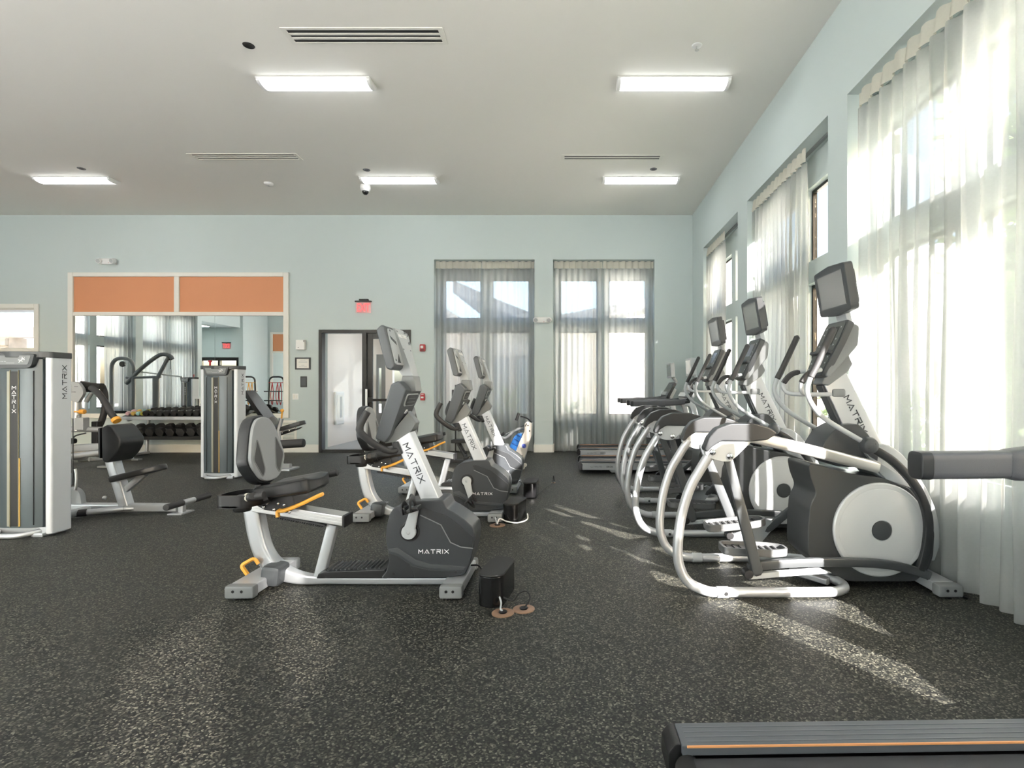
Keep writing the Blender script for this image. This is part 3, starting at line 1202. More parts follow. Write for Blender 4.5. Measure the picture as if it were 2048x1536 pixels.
CAN = [(0.0, 0.003), (0.040, 0.003), (0.046, 0.006), (0.052, 0.004), (0.054, 0.0)]
ceil_disc('recessed_speaker', 'round black ceiling opening left of the large slot vent', 'speaker', -3.14, 5.14, CAN, BLACK, 'small dark ceiling discs', ([(0.0, 0.0035), (0.03, 0.0035), (0.03, 0.001)], RUBBER, 'cone'))
for x, y, lb in ((-7.44, 8.03, 'small dark ceiling disc above the mirror light'), (-3.14, 8.08, 'small dark ceiling disc near the dome camera'), (1.23, 8.05, 'small dark ceiling disc nearest the far corner')):
    ceil_disc('recessed_speaker', lb, 'speaker', x, y, CAN, DARK, 'small dark ceiling discs', ([(0.0, 0.0035), (0.03, 0.0035), (0.03, 0.001)], RUBBER, 'cone'))
ceil_disc('sprinkler', 'white sprinkler head in the ceiling toward the side windows', 'sprinkler', 1.207, 5.14, [(0, 0.012), (0.03, 0.012), (0.046, 0.006), (0.05, 0.0)], WHITEP, None, ([(0.0, 0.05), (0.02, 0.048), (0.02, 0.044), (0.006, 0.04), (0.006, 0.012)], ALU, 'deflector'))
ceil_disc('smoke_detector', 'white round smoke detector on the ceiling', 'smoke detector', -4.93, 8.60, [(0, 0.042), (0.04, 0.042), (0.062, 0.03), (0.07, 0.012), (0.07, 0.0)], WHITEP, None, ([(0, 0.046), (0.014, 0.046), (0.016, 0.042)], LGREY, 'sensor'))
ceil_disc('dome_camera', 'white security dome camera hanging below the ceiling', 'camera', -3.40, 8.70, [(0, 0.10), (0.05, 0.10), (0.075, 0.075), (0.082, 0.04), (0.078, 0.0)], WHITEP, None, ([(0.0, 0.155), (0.025, 0.15), (0.045, 0.128), (0.052, 0.10), (0.05, 0.09)], GLOSSBLACK, 'dome'))

# ------------------------------------------------------------------ framed mirrors
def framed_mirror(label, x0=-9.67, x1=-5.44, divs=(-7.585,), seams=(-6.865,), yw=YF, f=-1):
    z0, z1 = 0.665, 3.455
    root = thing('framed_mirror', label, 'mirror', ((x0 + x1) / 2, yw, z0))
    y0 = yw + f * 0.045
    t = 0.10
    zt = 2.625
    sl = sorted

    def bx(g, a, b_, d0, d1, c, d, bv=0.005):
        q0, q1 = sl((yw + f * d0, yw + f * d1))
        g.bx(a, b_, q0, q1, c, d, bevel=bv, seg=1)
    g = G()
    bx(g, x0, x0 + t, 0, 0.045, z0, z1)
    bx(g, x1 - t, x1, 0, 0.045, z0, z1)
    bx(g, x0 + t, x1 - t, 0, 0.045, z1 - 0.08, z1)
    bx(g, x0 + t, x1 - t, 0, 0.045, zt, zt + 0.072)
    bx(g, x0 + t, x1 - t, 0, 0.045, z0, z0 + 0.085)
    for xm in divs:
        bx(g, xm - 0.048, xm + 0.048, 0, 0.045, zt + 0.072, z1 - 0.08)
    g.obj('frame', TRIM, root, smooth=False)
    ed = [x0 + t]
    for xm in divs:
        ed += [xm - 0.048, xm + 0.048]
    ed.append(x1 - t)
    for a, b_ in zip(ed[::2], ed[1::2]):
        g = G()
        bx(g, a, b_, 0.002, 0.015, zt + 0.072, z1 - 0.08, 0)
        g.obj('orange_panel', ORANGE, root, smooth=False)
    ed = [x0 + t]
    for xs in seams:
        ed += [xs - 0.003, xs + 0.003]
    ed.append(x1 - t)
    for a, b_ in zip(ed[::2], ed[1::2]):
        g = G()
        bx(g, a, b_, 0.002, 0.014, z0 + 0.085, zt, 0)
        g.obj('mirror_pane', MIRROR, root, smooth=False)
    return root


fm = framed_mirror('wide white framed mirror under two orange panels on the far wall')
framed_mirror('second white framed mirror with an orange panel, seen only inside the first', -12.05, -9.75, (), (), YB, 1)

# ------------------------------------------------------------------ small things on the far wall
def emergency_light(x, z, label):
    root = thing('emergency_light', label, 'emergency light', (x, YF, z), 'twin head emergency lights')
    g = G()
    g.box((x, YF - 0.035, z), (0.27, 0.07, 0.11), bevel=0.012)
    g.obj('case', WHITEP, root)
    for s in (-1, 1):
        g = G()
        g.cyl((x + s * 0.135, YF - 0.06, z + 0.005), (x + s * 0.125, YF - 0.125, z - 0.012), 0.048, 14, bevel=0.008)
        hd = g.obj('lamp_head', WHITEP, root)
        g = G()
        g.cyl((x + s * 0.1255, YF - 0.122, z - 0.011), (x + s * 0.1245, YF - 0.128, z - 0.013), 0.038, 14)
        g.obj('lens', LGREY, hd)
    g = G()
    g.ball((x + 0.03, YF - 0.072, z - 0.035), 0.006, 6)
    g.obj('indicator', RED, root)


emergency_light(-8.89, 3.665, 'white twin head emergency light above the framed mirror')
emergency_light(-0.575, 2.54, 'white twin head emergency light on the pier between the far windows')

ex = thing('exit_sign', 'clear hanging exit sign with glowing red letters above the entrance', 'exit sign', (-4.01, YF, 2.80))
xs, zs = -4.01, 2.80
g = G()
g.bx(xs - 0.075, xs + 0.095, YF - 0.06, YF, zs + 0.115, zs + 0.145, bevel=0.005)
g.bx(xs - 0.16, xs + 0.16, YF - 0.05, YF - 0.015, zs + 0.085, zs + 0.113, bevel=0.006)
g.obj('canopy', BLACKMETAL, ex)
g = G()
g.bx(xs - 0.145, xs + 0.145, YF - 0.036, YF - 0.029, zs - 0.12, zs + 0.085)
g.obj('plate', glass_mat('clear_acrylic', (1.0, 0.80, 0.80, 1), 0.1), ex, smooth=False)
g = G()
word(g, 'EXIT', (xs - 0.112, YF - 0.037, zs - 0.085), (1, 0, 0), (0, 0, 1), 0.135, t=0.19, gap=0.36, sx=0.42)
g.obj('lettering', EXITRED, ex, smooth=False)
# alcove exit sign, in the mirror
g = G()
ex2 = thing('exit_sign', 'small exit sign over the black door, seen only in the mirror', 'exit sign', (-12.75, 0.8, 2.8))
g.bx(-12.91, -12.59, 0.815, 0.85, 2.885, 2.915)
g.obj('canopy', BLACKMETAL, ex2)
g = G()
word(g, 'EXIT', (-12.638, 0.84, 2.715), (-1, 0, 0), (0, 0, 1), 0.135, t=0.19, gap=0.36, sx=0.42)
g.obj('lettering', EXITRED, ex2, smooth=False)
g = G()
g.bx(-12.9, -12.6, 0.828, 0.835, 2.68, 2.885)
g.obj('plate', bpy.data.materials['clear_acrylic'], ex2, smooth=False)


def wall_plate(name, label, cat, x, z, w, h, d, m, parts=()):
    root = thing(name, label, cat, (x, YF, z))
    g = G()
    g.box((x, YF - d / 2, z), (w, d, h), bevel=min(0.012, d * 0.35), seg=2)
    g.obj('body', m, root)
    for (pn, pm, px, pz, sw, sh, sd) in parts:
        g = G()
        g.box((x + px, YF - d - sd / 2 + 0.001, z + pz), (sw, sd, sh), bevel=min(0.004, sd * 0.4), seg=1)
        g.obj(pn, pm, root)
    return root


wall_plate('air_freshener', 'white rounded dispenser box on the wall left of the entrance', 'dispenser', -5.20, 2.065, 0.17, 0.19, 0.08, WHITEP,
           (('button', GREY, -0.03, -0.055, 0.02, 0.014, 0.006), ('bracket', GREY, 0.075, 0.07, 0.018, 0.03, 0.01)))
# framed certificate
cert = thing('framed_certificate', 'black framed certificate beside the entrance', 'picture', (-5.18, YF, 1.71))
g = G()
for q in ((-5.325, -5.30, 1.595, 1.825), (-5.06, -5.035, 1.595, 1.825), (-5.30, -5.06, 1.595, 1.62), (-5.30, -5.06, 1.80, 1.825)):
    g.bx(q[0], q[1], YF - 0.02, YF, q[2], q[3])
g.obj('frame', BLACK, cert, smooth=False)
g = G()
g.bx(-5.30, -5.06, YF - 0.008, YF - 0.001, 1.62, 1.80)
g.obj('print', PAPER, cert, smooth=False)
g = G()
for k, (wd, zz) in enumerate(((0.10, 1.775), (0.16, 1.745), (0.17, 1.725), (0.06, 1.68), (0.15, 1.652))):
    g.box((-5.18, YF - 0.0085, zz), (wd, 0.001, 0.006))
g.obj('printed_lines', LGREY, cert, smooth=False)
wall_plate('wall_plaque', 'small black plaque under the framed certificate', 'plaque', -5.165, 1.36, 0.125, 0.21, 0.015, BLACK,
           (('inset', DARK, 0, 0, 0.085, 0.15, 0.003),))
wall_plate('light_switch', 'white double switch plate left of the entrance', 'switch', -5.325, 1.075, 0.115, 0.115, 0.008, WHITEP,
           (('rocker', TRIM, -0.024, 0, 0.034, 0.066, 0.006), ('rocker', TRIM, 0.024, 0, 0.034, 0.066, 0.006)))
wall_plate('fire_alarm', 'red fire alarm strobe between the entrance and the curtains', 'fire alarm', -2.875, 2.01, 0.105, 0.135, 0.05, RED,
           (('strobe', WHITEP, -0.005, 0.015, 0.05, 0.05, 0.02), ('speaker', mat('dark_red', rgb(90, 12, 18), 0.5), 0.0, -0.04, 0.07, 0.03, 0.004)))
wall_plate('fire_pull_station', 'red fire pull station below the red strobe', 'pull station', -2.875, 1.07, 0.085, 0.135, 0.045, RED,
           (('handle', WHITEP, 0, -0.01, 0.05, 0.03, 0.012), ('lettering', WHITEP, 0, 0.045, 0.05, 0.01, 0.003)))
rg = thing('return_grille', 'white return air grille low on the wall left of the entrance', 'vent', (-5.58, YF, 0.42))
g = G()
for q in ((-5.86, -5.82, 0.22, 0.62), (-5.34, -5.30, 0.22, 0.62), (-5.60, -5.56, 0.26, 0.58), (-5.82, -5.34, 0.22, 0.26), (-5.82, -5.34, 0.58, 0.62)):
    g.bx(q[0], q[1], YF - 0.02, YF, q[2], q[3])
g.obj('frame', TRIM, rg, smooth=False)
for k in range(12):
    g = G()
    g.box((-5.58, YF - 0.01, 0.28 + k * 0.026), (0.48, 0.016, 0.010), rot=(0.6, 0, 0))
    g.obj('louver', TRIM, rg, smooth=False)
# outlet low on the wall behind the big curtain
ol = thing('wall_outlet', 'white outlet with a grey cord behind the big sheer curtain', 'outlet', (XR + REC, 3.62, 0.40))
g = G()
g.box((XR + REC - 0.004, 3.62, 0.40), (0.008, 0.075, 0.12), bevel=0.003)
g.obj('plate', WHITEP, ol)
g = G()
g.tube(spline([(XR + REC - 0.01, 3.62, 0.41), (XR + REC - 0.05, 3.66, 0.37), (XR + REC - 0.05, 3.85, 0.30), (XR + REC - 0.06, 4.05, 0.12), (XR + REC - 0.06, 4.0, 0.012)]), 0.006, 6)
g.obj('cord', GREY, ol)
# ------------------------------------------------------------------ recumbent bikes
def set_origin(o, p_world):
    """Move an object's origin to a world point, keeping its geometry in place."""
    base = Vector((0, 0, 0))
    r = o.parent
    while r is not None:
        base = base + r.location
        r = r.parent
    d = Vector(p_world) - base - o.location
    o.data.transform(Matrix.Translation(-d))
    for ch in o.children:
        ch.location = ch.location - d
    o.location = o.location + d


def make_bike(label):
    Y0 = 3.37
    root = thing('recumbent_bike', label, 'exercise bike', (-1.35, Y0, 0), 'recumbent exercise bikes')
    P = lambda u, v, dy=0.0: pw(u, v, Y0 + dy)
    PY = (0, 1, 0)

    # main curved frame
    g = G()
    path = spline([P(507, 1008), P(511, 1035), P(517, 1067), P(528, 1102), P(548, 1131), P(578, 1149), P(615, 1157), P(660, 1159)], 5)
    path += [P(760, 1160), P(905, 1160)]
    n = len(path)
    rs = [0.052 if i < n * 0.55 else max(0.024, 0.052 - 0.028 * (i - n * 0.55) / (n * 0.35)) for i in range(n)]
    g.tube(path, rs, 16, flat=(1.0, 0.95), up=PY)
    g.tube([P(667, 1048), P(640, 1152)], 0.034, 14, flat=(1.0, 0.9), up=PY)
    g.obj('frame', SILVER, root)
    # seat rail
    g = G()
    g.prism(xz(Y0 - 0.06, (503, 1003), (686, 1033), (686, 1053), (503, 1024)), Y0 - 0.06, Y0 + 0.06, bevel=0.006)
    for k in (0.32, 0.62):
        a0, a1 = 1003 + 20 * k, 1033 + 20 * k
        g.prism(xz(Y0 - 0.06, (504, a0), (685, a1), (685, a1 + 3), (504, a0 + 3)), Y0 - 0.063, Y0 - 0.058)
    rail = g.obj('seat_rail', ALU, root)
    g = G()
    g.prism(xz(Y0 - 0.06, (684, 1031), (690, 1032), (690, 1056), (684, 1055)), Y0 - 0.066, Y0 + 0.066, bevel=0.006)
    g.obj('end_cap', BLACK, rail)
    g = G()
    g.prism(xz(Y0 - 0.05, (545, 1029), (650, 1049), (650, 1053), (545, 1033)), Y0 - 0.05, Y0 - 0.03)
    for k in range(24):
        t = k / 23
        q = pw(548 + 100 * t, 1034 + 19.5 * t, Y0 - 0.04)
        g.box(q, (0.006, 0.02, 0.012), rot=(0, 0.19, 0))
    g.obj('tooth_rack', BLACK, rail, smooth=False)
    # seat carriage
    g = G()
    g.prism(xz(Y0 - 0.09, (512, 985), (585, 985), (592, 1010), (575, 1026), (530, 1020), (508, 1008)), Y0 - 0.10, Y0 + 0.10, bevel=0.01)
    g.prism(xz(Y0, (515, 925), (530, 925), (533, 990), (518, 990)), Y0 - 0.05, Y0 + 0.05, bevel=0.01)
    g.tube([P(505, 992, -0.30), P(508, 990, -0.1), P(508, 990, 0.1), P(505, 992, 0.30)], 0.02, 10)
    car = g.obj('seat_carriage', BLACK, root)
    g = G()
    for u, v in ((534, 1006), (556, 1007), (527, 1014), (548, 1019), (579, 1024), (568, 1010)):
        g.ball(pw(u, v, Y0 - 0.105), (0.010, 0.008, 0.010), 6)
    g.obj('bolts', CHROME, car)
    g = G()
    g.cyl(P(520, 972, 0), P(523, 955, 0), 0.03, 12)
    g.obj('post_sleeve', ALU, car)
    # seat cushion
    g = G()
    c = Vector((-1.775, Y0, 0.622))
    b2 = bmesh.new()
    bmesh.ops.create_cube(b2, size=1.0)
    bmesh.ops.subdivide_edges(b2, edges=b2.edges, cuts=7, use_grid_fill=True)
    for v in b2.verts:
        x, y, z = v.co * 2
        rx = math.copysign(abs(x) ** 0.9, x)
        # rounded slab: wider at the back, waisted at the front
        m = max(abs(x), abs(y))
        k = 1.0 - 0.10 * min(1, (x * x * y * y))
        hw = 0.20 - 0.035 * (x + 1) / 2
        edge = 1 - 0.55 * max(0, (m - 0.7) / 0.3) ** 2
        zz = z * 0.042 * (edge if abs(z) > 0.5 else 1) + 0.018 * (abs(y) ** 2) * (1 if z > 0 else 0) + (0.012 * x if z > 0 else 0)
        v.co = Vector((rx * 0.18 * k, y * hw * k, zz))
        v.co = Euler((0, -0.12, 0)).to_matrix() @ v.co + c
    g._merge(b2)
    g.obj('seat', VINYL, root, angle=70)
    # back rest
    upv = Vector((-0.14, 0, 0.99)).normalized()
    nx = Vector((0, 1, 0)).cross(upv)
    bc = Vector((-1.955, Y0, 0.862))
    half = [(0.0, 0.212), (0.075, 0.200), (0.125, 0.145), (0.160, 0.06), (0.198, -0.055), (0.185, -0.10), (0.12, -0.185), (0.06, -0.212), (0.0, -0.216)]
    egg = half + [(-a, b_) for a, b_ in half[-2:0:-1]]
    egg = round_poly(egg, 0.03, 2)
    g = G()
    g.extrude_frame([(a * 1.03, b_ * 1.03) for a, b_ in egg], bc, (0, 1, 0), upv, nx, -0.075, 0.0, bevel=0.02, seg=2)
    back = g.obj('backrest', DARKER, root)
    g = G()
    g.extrude_frame([(a * 0.96, b_ * 0.96) for a, b_ in egg], bc, (0, 1, 0), upv, nx, -0.01, 0.018, bevel=0.012, seg=2)
    g.obj('backrest_pad', PADGREY, back, label='grey moulded pad with two dark slots')
    for s in (-1, 1):
        slot = round_poly([(s * 0.100, 0.070), (s * 0.166, -0.055), (s * 0.092, -0.172), (s * 0.060, -0.130), (s * 0.078, -0.02)], 0.02, 3)
        g = G()
        g.extrude_frame(slot, bc, (0, 1, 0), upv, nx, 0.010, 0.0190)
        sl = g.obj('slot', DARKER, back, smooth=False)
        g = G()
        g.tube([bc + Vector((0, p_[0], 0)) + upv * p_[1] + nx * 0.0185 for p_ in slot], 0.004, 6, closed=True)
        g.obj('slot_rim', GREY, sl)
    # arm grips on both sides of the seat, tray on the near side
    for s in (-1, 1):
        g = G()
        g.tube(fillet([(-2.03, Y0 + s * 0.20, 0.585), (-1.97, Y0 + s * 0.27, 0.597), (-1.86, Y0 + s * 0.275, 0.612), (-1.62 if s > 0 else -1.81, Y0 + s * 0.275, 0.665 if s > 0 else 0.622)], 0.05), 0.015, 10)
        arm = g.obj('side_handle', BLACK, root)
        g = G()
        if s > 0:
            g.cyl((-1.80, Y0 + s * 0.275, 0.624), (-1.615, Y0 + s * 0.275, 0.666), 0.023, 12, bevel=0.006)
        else:
            g.cyl((-1.955, Y0 + s * 0.272, 0.599), (-1.80, Y0 + s * 0.275, 0.623), 0.024, 12, bevel=0.006)
        g.obj('grip', GRIP, arm)
        g = G()
        g.cyl((-1.905, Y0 + s * 0.2735, 0.606), (-1.893, Y0 + s * 0.2737, 0.608), 0.0262, 12)
        g.obj('collar', CREAM, arm)
    g = G()
    tray = round_poly([(-2.07, Y0 - 0.31), (-1.895, Y0 - 0.31), (-1.855, Y0 - 0.20), (-1.875, Y0 - 0.08), (-2.03, Y0 - 0.08), (-2.075, Y0 - 0.2)], 0.045, 4)
    cx, cy = -1.96, Y0 - 0.195
    inner = [(cx + (a - cx) * 0.86, cy + (b_ - cy) * 0.86) for a, b_ in tray]
    g.ring_frame(tray, inner, (0, 0, 0.553), (1, 0, 0), (0, 1, 0), (0, 0, 1), 0.0, 0.070)
    g.prism(tray, 0.550, 0.563, axis='z')
    g.lathe([(0.045, 0.0), (0.05, 0.01), (0.052, 0.035)], (cx, cy - 0.03, 0.518), (0, 0, 1), 18)
    g.tube([(-1.90, Y0 - 0.16, 0.56), (-1.84, Y0 - 0.15, 0.585)], 0.03, 10)
    g.obj('tray', BLACK, root)
    # yellow seat lever
    g = G()
    g.tube(spline([P(556, 1034, -0.13), P(556, 1022, -0.13), P(568, 1021, -0.14), P(600, 1009, -0.15), P(634, 993, -0.15), P(646, 988, -0.15)], 4), 0.013, 12, flat=(0.7, 1.1), up=PY)
    g.obj('lever', YELLOW, root, label='yellow seat adjustment lever')
    # feet
    for xf, w, name in ((-1.955, 0.16, 'rear_foot'), (-0.715, 0.125, 'front_foot')):
        g = G()
        g.box((xf, Y0 + 0.005, 0.052), (w, 0.44, 0.066), bevel=0.012)
        ft = g.obj(name, SILVER, root)
        for s in (-1, 1):
            g = G()
            yc = Y0 + 0.005 + s * 0.245
            g.box((xf, yc, 0.048), (w + 0.012, 0.062, 0.076), bevel=0.014)
            cap = g.obj('foot_cap', GREY, ft)
            g = G()
            for q in (-0.2, 0.12):
                g.cyl((xf + q * w, yc + s * 0.0305, 0.055), (xf + q * w, yc + s * 0.0325, 0.055), 0.0085, 10)
            g.lathe([(0.02, 0.0), (0.02, 0.012)], (xf - 0.03, yc, 0.0), (0, 0, 1), 12)
            g.obj('plugs', BLACK, cap)
    g = G()
    g.box((-1.865, Y0 - 0.045, 0.085), (0.12, 0.15, 0.13), bevel=0.03, rot=(0, 0.12, 0))
    cl_ = g.obj('carry_clamp', DARK, root)
    g = G()
    g.tube(fillet([pw(495, 1149, 3.26), pw(482, 1131, 3.26), pw(509, 1116, 3.30), pw(517, 1128, 3.30)], 0.02, 4), 0.012, 12, flat=(1.0, 0.8))
    g.obj('carry_handle', YELLOW, cl_, label='yellow carry handle')
    # step-through pad
    g = G()
    g.prism(xz(Y0 - 0.09, (633, 1157), (637, 1147), (650, 1143), (770, 1139), (775, 1157)), Y0 - 0.095, Y0 + 0.095, bevel=0.006)
    pad = g.obj('step_pad', BLACK, root)
    g = G()
    for k in range(13):
        u = 654 + k * 8.6
        q = pw(u, 1142 - (u - 650) * 0.033, Y0 - 0.09)
        g.box((q.x, Y0, q.z + 0.002), (0.009, 0.16, 0.012), rot=(0, -0.5, 0))
    g.obj('ribs', DARK, pad, smooth=False)
    # drive shroud
    yn = Y0 - 0.115
    body = xz(yn, (778, 1029), (787, 1017), (801, 1008), (841, 1001), (886, 1000), (894, 1018), (906, 1024), (930, 1040), (946, 1055), (950, 1070), (948, 1094), (941, 1122), (930, 1149), (888, 1157), (761, 1157), (772, 1143), (778, 1122), (775, 1099), (771, 1079), (773, 1053))
    g = G()
    g.prism(round_poly(body, 0.012, 2), yn, Y0 + 0.115, bevel=0.016, seg=3)
    shroud = g.obj('drive_shroud', mat_shroud, root)
    g = G()
    g.prism(xz(yn, (836, 1016), (846, 1014), (896, 1032), (938, 1066), (947, 1074), (944, 1095), (922, 1092), (902, 1084), (882, 1049), (842, 1029)), yn - 0.004, yn + 0.01, bevel=0.003)
    g.obj('upper_panel', DARKER, shroud)
    g = G()
    g.tube([pw(u, v, yn - 0.003) for u, v in ((840, 1030), (882, 1050), (901, 1085), (921, 1094), (946, 1097))], 0.0035, 6)
    g.obj('trim_line', GREY, shroud)
    g = G()
    g.prism(xz(yn, (777, 1098), (796, 1095), (831, 1119), (862, 1128), (932, 1133), (926, 1140), (858, 1137), (829, 1130), (797, 1108), (780, 1103)), yn - 0.005, yn + 0.01, bevel=0.004)
    g.obj('lower_band', DARK, shroud, label='raised lighter band across the shroud')
    g = G()
    g.prism(xz(yn, (777, 1106), (796, 1112), (820, 1128), (829, 1155), (764, 1156), (774, 1142), (779, 1122)), yn - 0.003, yn + 0.01, bevel=0.003)
    g.prism(xz(yn, (821, 1131), (858, 1140), (926, 1143), (921, 1150), (886, 1155), (830, 1155)), yn - 0.003, yn + 0.01, bevel=0.003)
    g.obj('lower_panel', DARKER, shroud)
    g = G()
    for u, v in ((788, 1147), (912, 1144)):
        q = pw(u, v, yn)
        g.cyl((q.x, yn - 0.004, q.z), (q.x, yn + 0.002, q.z), 0.008, 10)
    g.obj('screw_holes', BLACK, shroud)
    g = G()
    o_ = pw(837.5, 1106.5, yn - 0.0005)
    word(g, 'MATRIX', o_, (1, 0, 0), (0, 0, 1), 0.0215, t=0.17, gap=0.58)
    g.obj('lettering', LETTER_WHITE, shroud, smooth=False, label='white lettering on the shroud')
    # crank with pedal, turns about the hub
    hub = pw(819, 1063, Y0 - 0.12)
    g = G()
    g.lathe([(0.062, 0.0), (0.062, 0.006), (0.052, 0.007), (0.050, 0.002)], (hub.x, yn + 0.001, hub.z), (0, -1, 0), 28)
    g.obj('crank_recess', BLACK, shroud)
    for s in (-1, 1):
        hy = Y0 + s * 0.132
        tip = Vector((hub.x + (-s) * 0.042, hy + s * 0.012, hub.z + (-s) * 0.155))
        g = G()
        g.cyl((hub.x, hy - 0.014, hub.z), (hub.x, hy + 0.014, hub.z), 0.044, 24, bevel=0.005)
        g.tube([(hub.x, hy, hub.z), tip], [0.036, 0.024], 14, flat=(1.0, 0.4), up=PY)
        g.ball((hub.x, hy + s * 0.014, hub.z), (0.012, 0.005, 0.012), 6)
        crank = g.obj('crank', LGREY, root)
        g = G()
        py = tip.y + s * 0.07
        R = (0, -0.30, 0)
        g.box((tip.x, py, tip.z), (0.105, 0.085, 0.024), bevel=0.006, rot=R)
        g.box((tip.x - 0.035, py, tip.z + 0.003), (0.03, 0.095, 0.034), bevel=0.006, rot=R)
        g.cyl((tip.x, tip.y - s * 0.01, tip.z), (tip.x, py, tip.z), 0.009, 8)
        loop = []
        for k in range(11):
            a = math.pi * k / 10
            loop.append((tip.x + 0.01 - 0.012 * math.sin(a), py + 0.052 * math.cos(a), tip.z + 0.075 * math.sin(a)))
        g.tube(loop, 0.014, 8, flat=(1.6, 0.25), up=(1, 0, 0))
        loop2 = [(p_[0] - 0.045, p_[1], tip.z - 0.02 + (p_[2] - tip.z) * 0.8) for p_ in loop]
        g.tube(loop2, 0.012, 8, flat=(1.2, 0.25), up=(1, 0, 0))
        g.obj('pedal', BLACK, crank)
        set_origin(crank, (hub.x, hy, hub.z))
    # mast with lettering
    g = G()
    g.prism(round_poly(xz(Y0 - 0.055, (846, 1010), (789, 880), (819, 862), (881, 1004)), 0.01, 2), Y0 - 0.055, Y0 + 0.055, bevel=0.014, seg=3)
    mast = g.obj('mast', SILVER, root)
    g = G()
    g.prism(xz(Y0 - 0.06, (838, 1012), (840, 1001), (884, 999), (888, 1008)), Y0 - 0.066, Y0 + 0.066, bevel=0.006)
    g.obj('mast_collar', DARK, mast)
    a, b_ = pw(806, 890, Y0 - 0.056), pw(840, 966, Y0 - 0.056)
    ex = (b_ - a).normalized()
    ey = Vector((-ex.z, 0, ex.x))
    g = G()
    word(g, 'MATRIX', a, ex, ey, 0.034, t=0.16, gap=0.42)
    g.obj('lettering', LETTER_DARK, mast, smooth=False, label='dark lettering down the mast')
    # console head
    g = G()
    poly = xz(Y0 - 0.16, (780, 768), (797, 761), (814, 779), (776, 872), (763, 889), (745, 879))
    wd = [0.15, 0.165, 0.17, 0.125, 0.10, 0.13]
    g.prism(poly, [Y0 - w for w in wd], [Y0 + w for w in wd], bevel=0.013, seg=3)
    con = g.obj('console', mat_console, root)
    g = G()
    g.prism(xz(Y0 - 0.07, (766, 888), (795, 852), (812, 822), (830, 846), (822, 862), (789, 884)), [Y0 - w for w in (0.05, 0.075, 0.03, 0.045, 0.062, 0.062)], [Y0 + w for w in (0.05, 0.075, 0.03, 0.045, 0.062, 0.062)], bevel=0.008)
    g.obj('console_neck', GREY, con)
    # rear badge, lying flat on the sloping back of the console
    q0, q1 = pw(814, 779, Y0 - 0.16), pw(776, 872, Y0 - 0.16)
    bup = (q0 - q1)
    bup = Vector((bup.x, 0, bup.z)).normalized()
    bn = Vector((0, 1, 0)).cross(bup)
    bp = Vector((q0.x, Y0, q0.z)) - bup * 0.068
    g = G()
    bad = round_poly([(-0.125, 0.040), (0.125, 0.040), (0.105, -0.045), (-0.105, -0.045)], 0.025, 3)
    g.extrude_frame(bad, bp, (0, 1, 0), bup, bn, -0.01, 0.005, bevel=0.004)
    bd = g.obj('rear_badge', LGREY, con)
    g = G()
    g.extrude_frame([(p_[0] * 0.88, p_[1] * 0.82) for p_ in bad], bp, (0, 1, 0), bup, bn, 0.002, 0.0075, bevel=0.001)
    g.obj('badge_face', DARK, bd)
    g = G()
    for k in range(7):
        g.extrude_frame([(-0.07 + 0.02 * k, 0.006), (-0.058 + 0.02 * k, 0.006), (-0.058 + 0.02 * k, 0.012), (-0.07 + 0.02 * k, 0.012)], bp, (0, 1, 0), bup, bn, 0.004, 0.0085)
    g.extrude_frame([(-0.08, -0.018), (0.08, -0.018), (0.08, -0.012), (-0.08, -0.012)], bp, (0, 1, 0), bup, bn, 0.004, 0.0085)
    g.obj('badge_print', GREY, bd, smooth=False)
    bq = bp - bup * 0.085
    g = G()
    g.extrude_frame(round_poly([(-0.022, -0.012), (0.012, -0.014), (0.024, 0.014), (-0.010, 0.016)], 0.008, 3), bq, (0, 1, 0), bup, bn, -0.012, 0.004)
    g.obj('emblem', LETTER_WHITE, con)
    # rider-side face of the console
    q0, q1 = pw(779, 772, Y0 - 0.16), pw(748, 870, Y0 - 0.16)
    fu = (q0 - q1).normalized()
    fu = Vector((fu.x, 0, fu.z))
    fn = Vector((0, -1, 0)).cross(fu)
    fc_ = (q0 + q1) / 2
    fc_ = Vector((fc_.x, Y0, fc_.z))
    g = G()
    g.extrude_frame(round_poly([(-0.12, 0.12), (0.12, 0.12), (0.10, -0.12), (-0.10, -0.12)], 0.02), fc_, (0, -1, 0), fu, fn, -0.01, 0.004)
    g.obj('console_screen', SCREEN, con)
    # monitor
    g = G()
    poly = xz(Y0 - 0.21, (752, 659), (762, 649), (771, 652), (790, 733), (783, 741), (772, 737))
    g.prism(poly, Y0 - 0.215, Y0 + 0.215, bevel=0.012, seg=3)
    mon = g.obj('monitor', mat_console, root)
    q0, q1 = pw(770, 655, Y0 - 0.21), pw(788.5, 731, Y0 - 0.21)
    mu = (q0 - q1)
    mu = Vector((mu.x, 0, mu.z)).normalized()
    mn = Vector((0, 1, 0)).cross(mu)
    mc = (q0 + q1) / 2
    mc = Vector((mc.x, Y0, mc.z)) + mn * 0.007
    g = G()
    g.extrude_frame(round_poly([(-0.20, 0.112), (0.20, 0.112), (0.20, -0.112), (-0.20, -0.112)], 0.02), mc, (0, 1, 0), mu, mn, -0.012, 0.004, bevel=0.003)
    shell = g.obj('back_shell', LGREY, mon, label='light grey back of the monitor')
    g = G()
    for s in (-1, 1):
        g.extrude_frame([(s * 0.19, 0.065), (s * 0.105, 0.035), (s * 0.105, 0.015), (s * 0.185, 0.045)], mc, (0, 1, 0), mu, mn, 0.002, 0.0055)
        g.cyl(mc + Vector((0, s * 0.185, 0)) + mu * -0.085 + mn * 0.003, mc + Vector((0, s * 0.185, 0)) + mu * -0.085 + mn * 0.006, 0.007, 10)
        g.cyl(mc + Vector((0, s * 0.17, 0)) + mu * 0.10 + mn * 0.003, mc + Vector((0, s * 0.17, 0)) + mu * 0.10 + mn * 0.006, 0.007, 10)
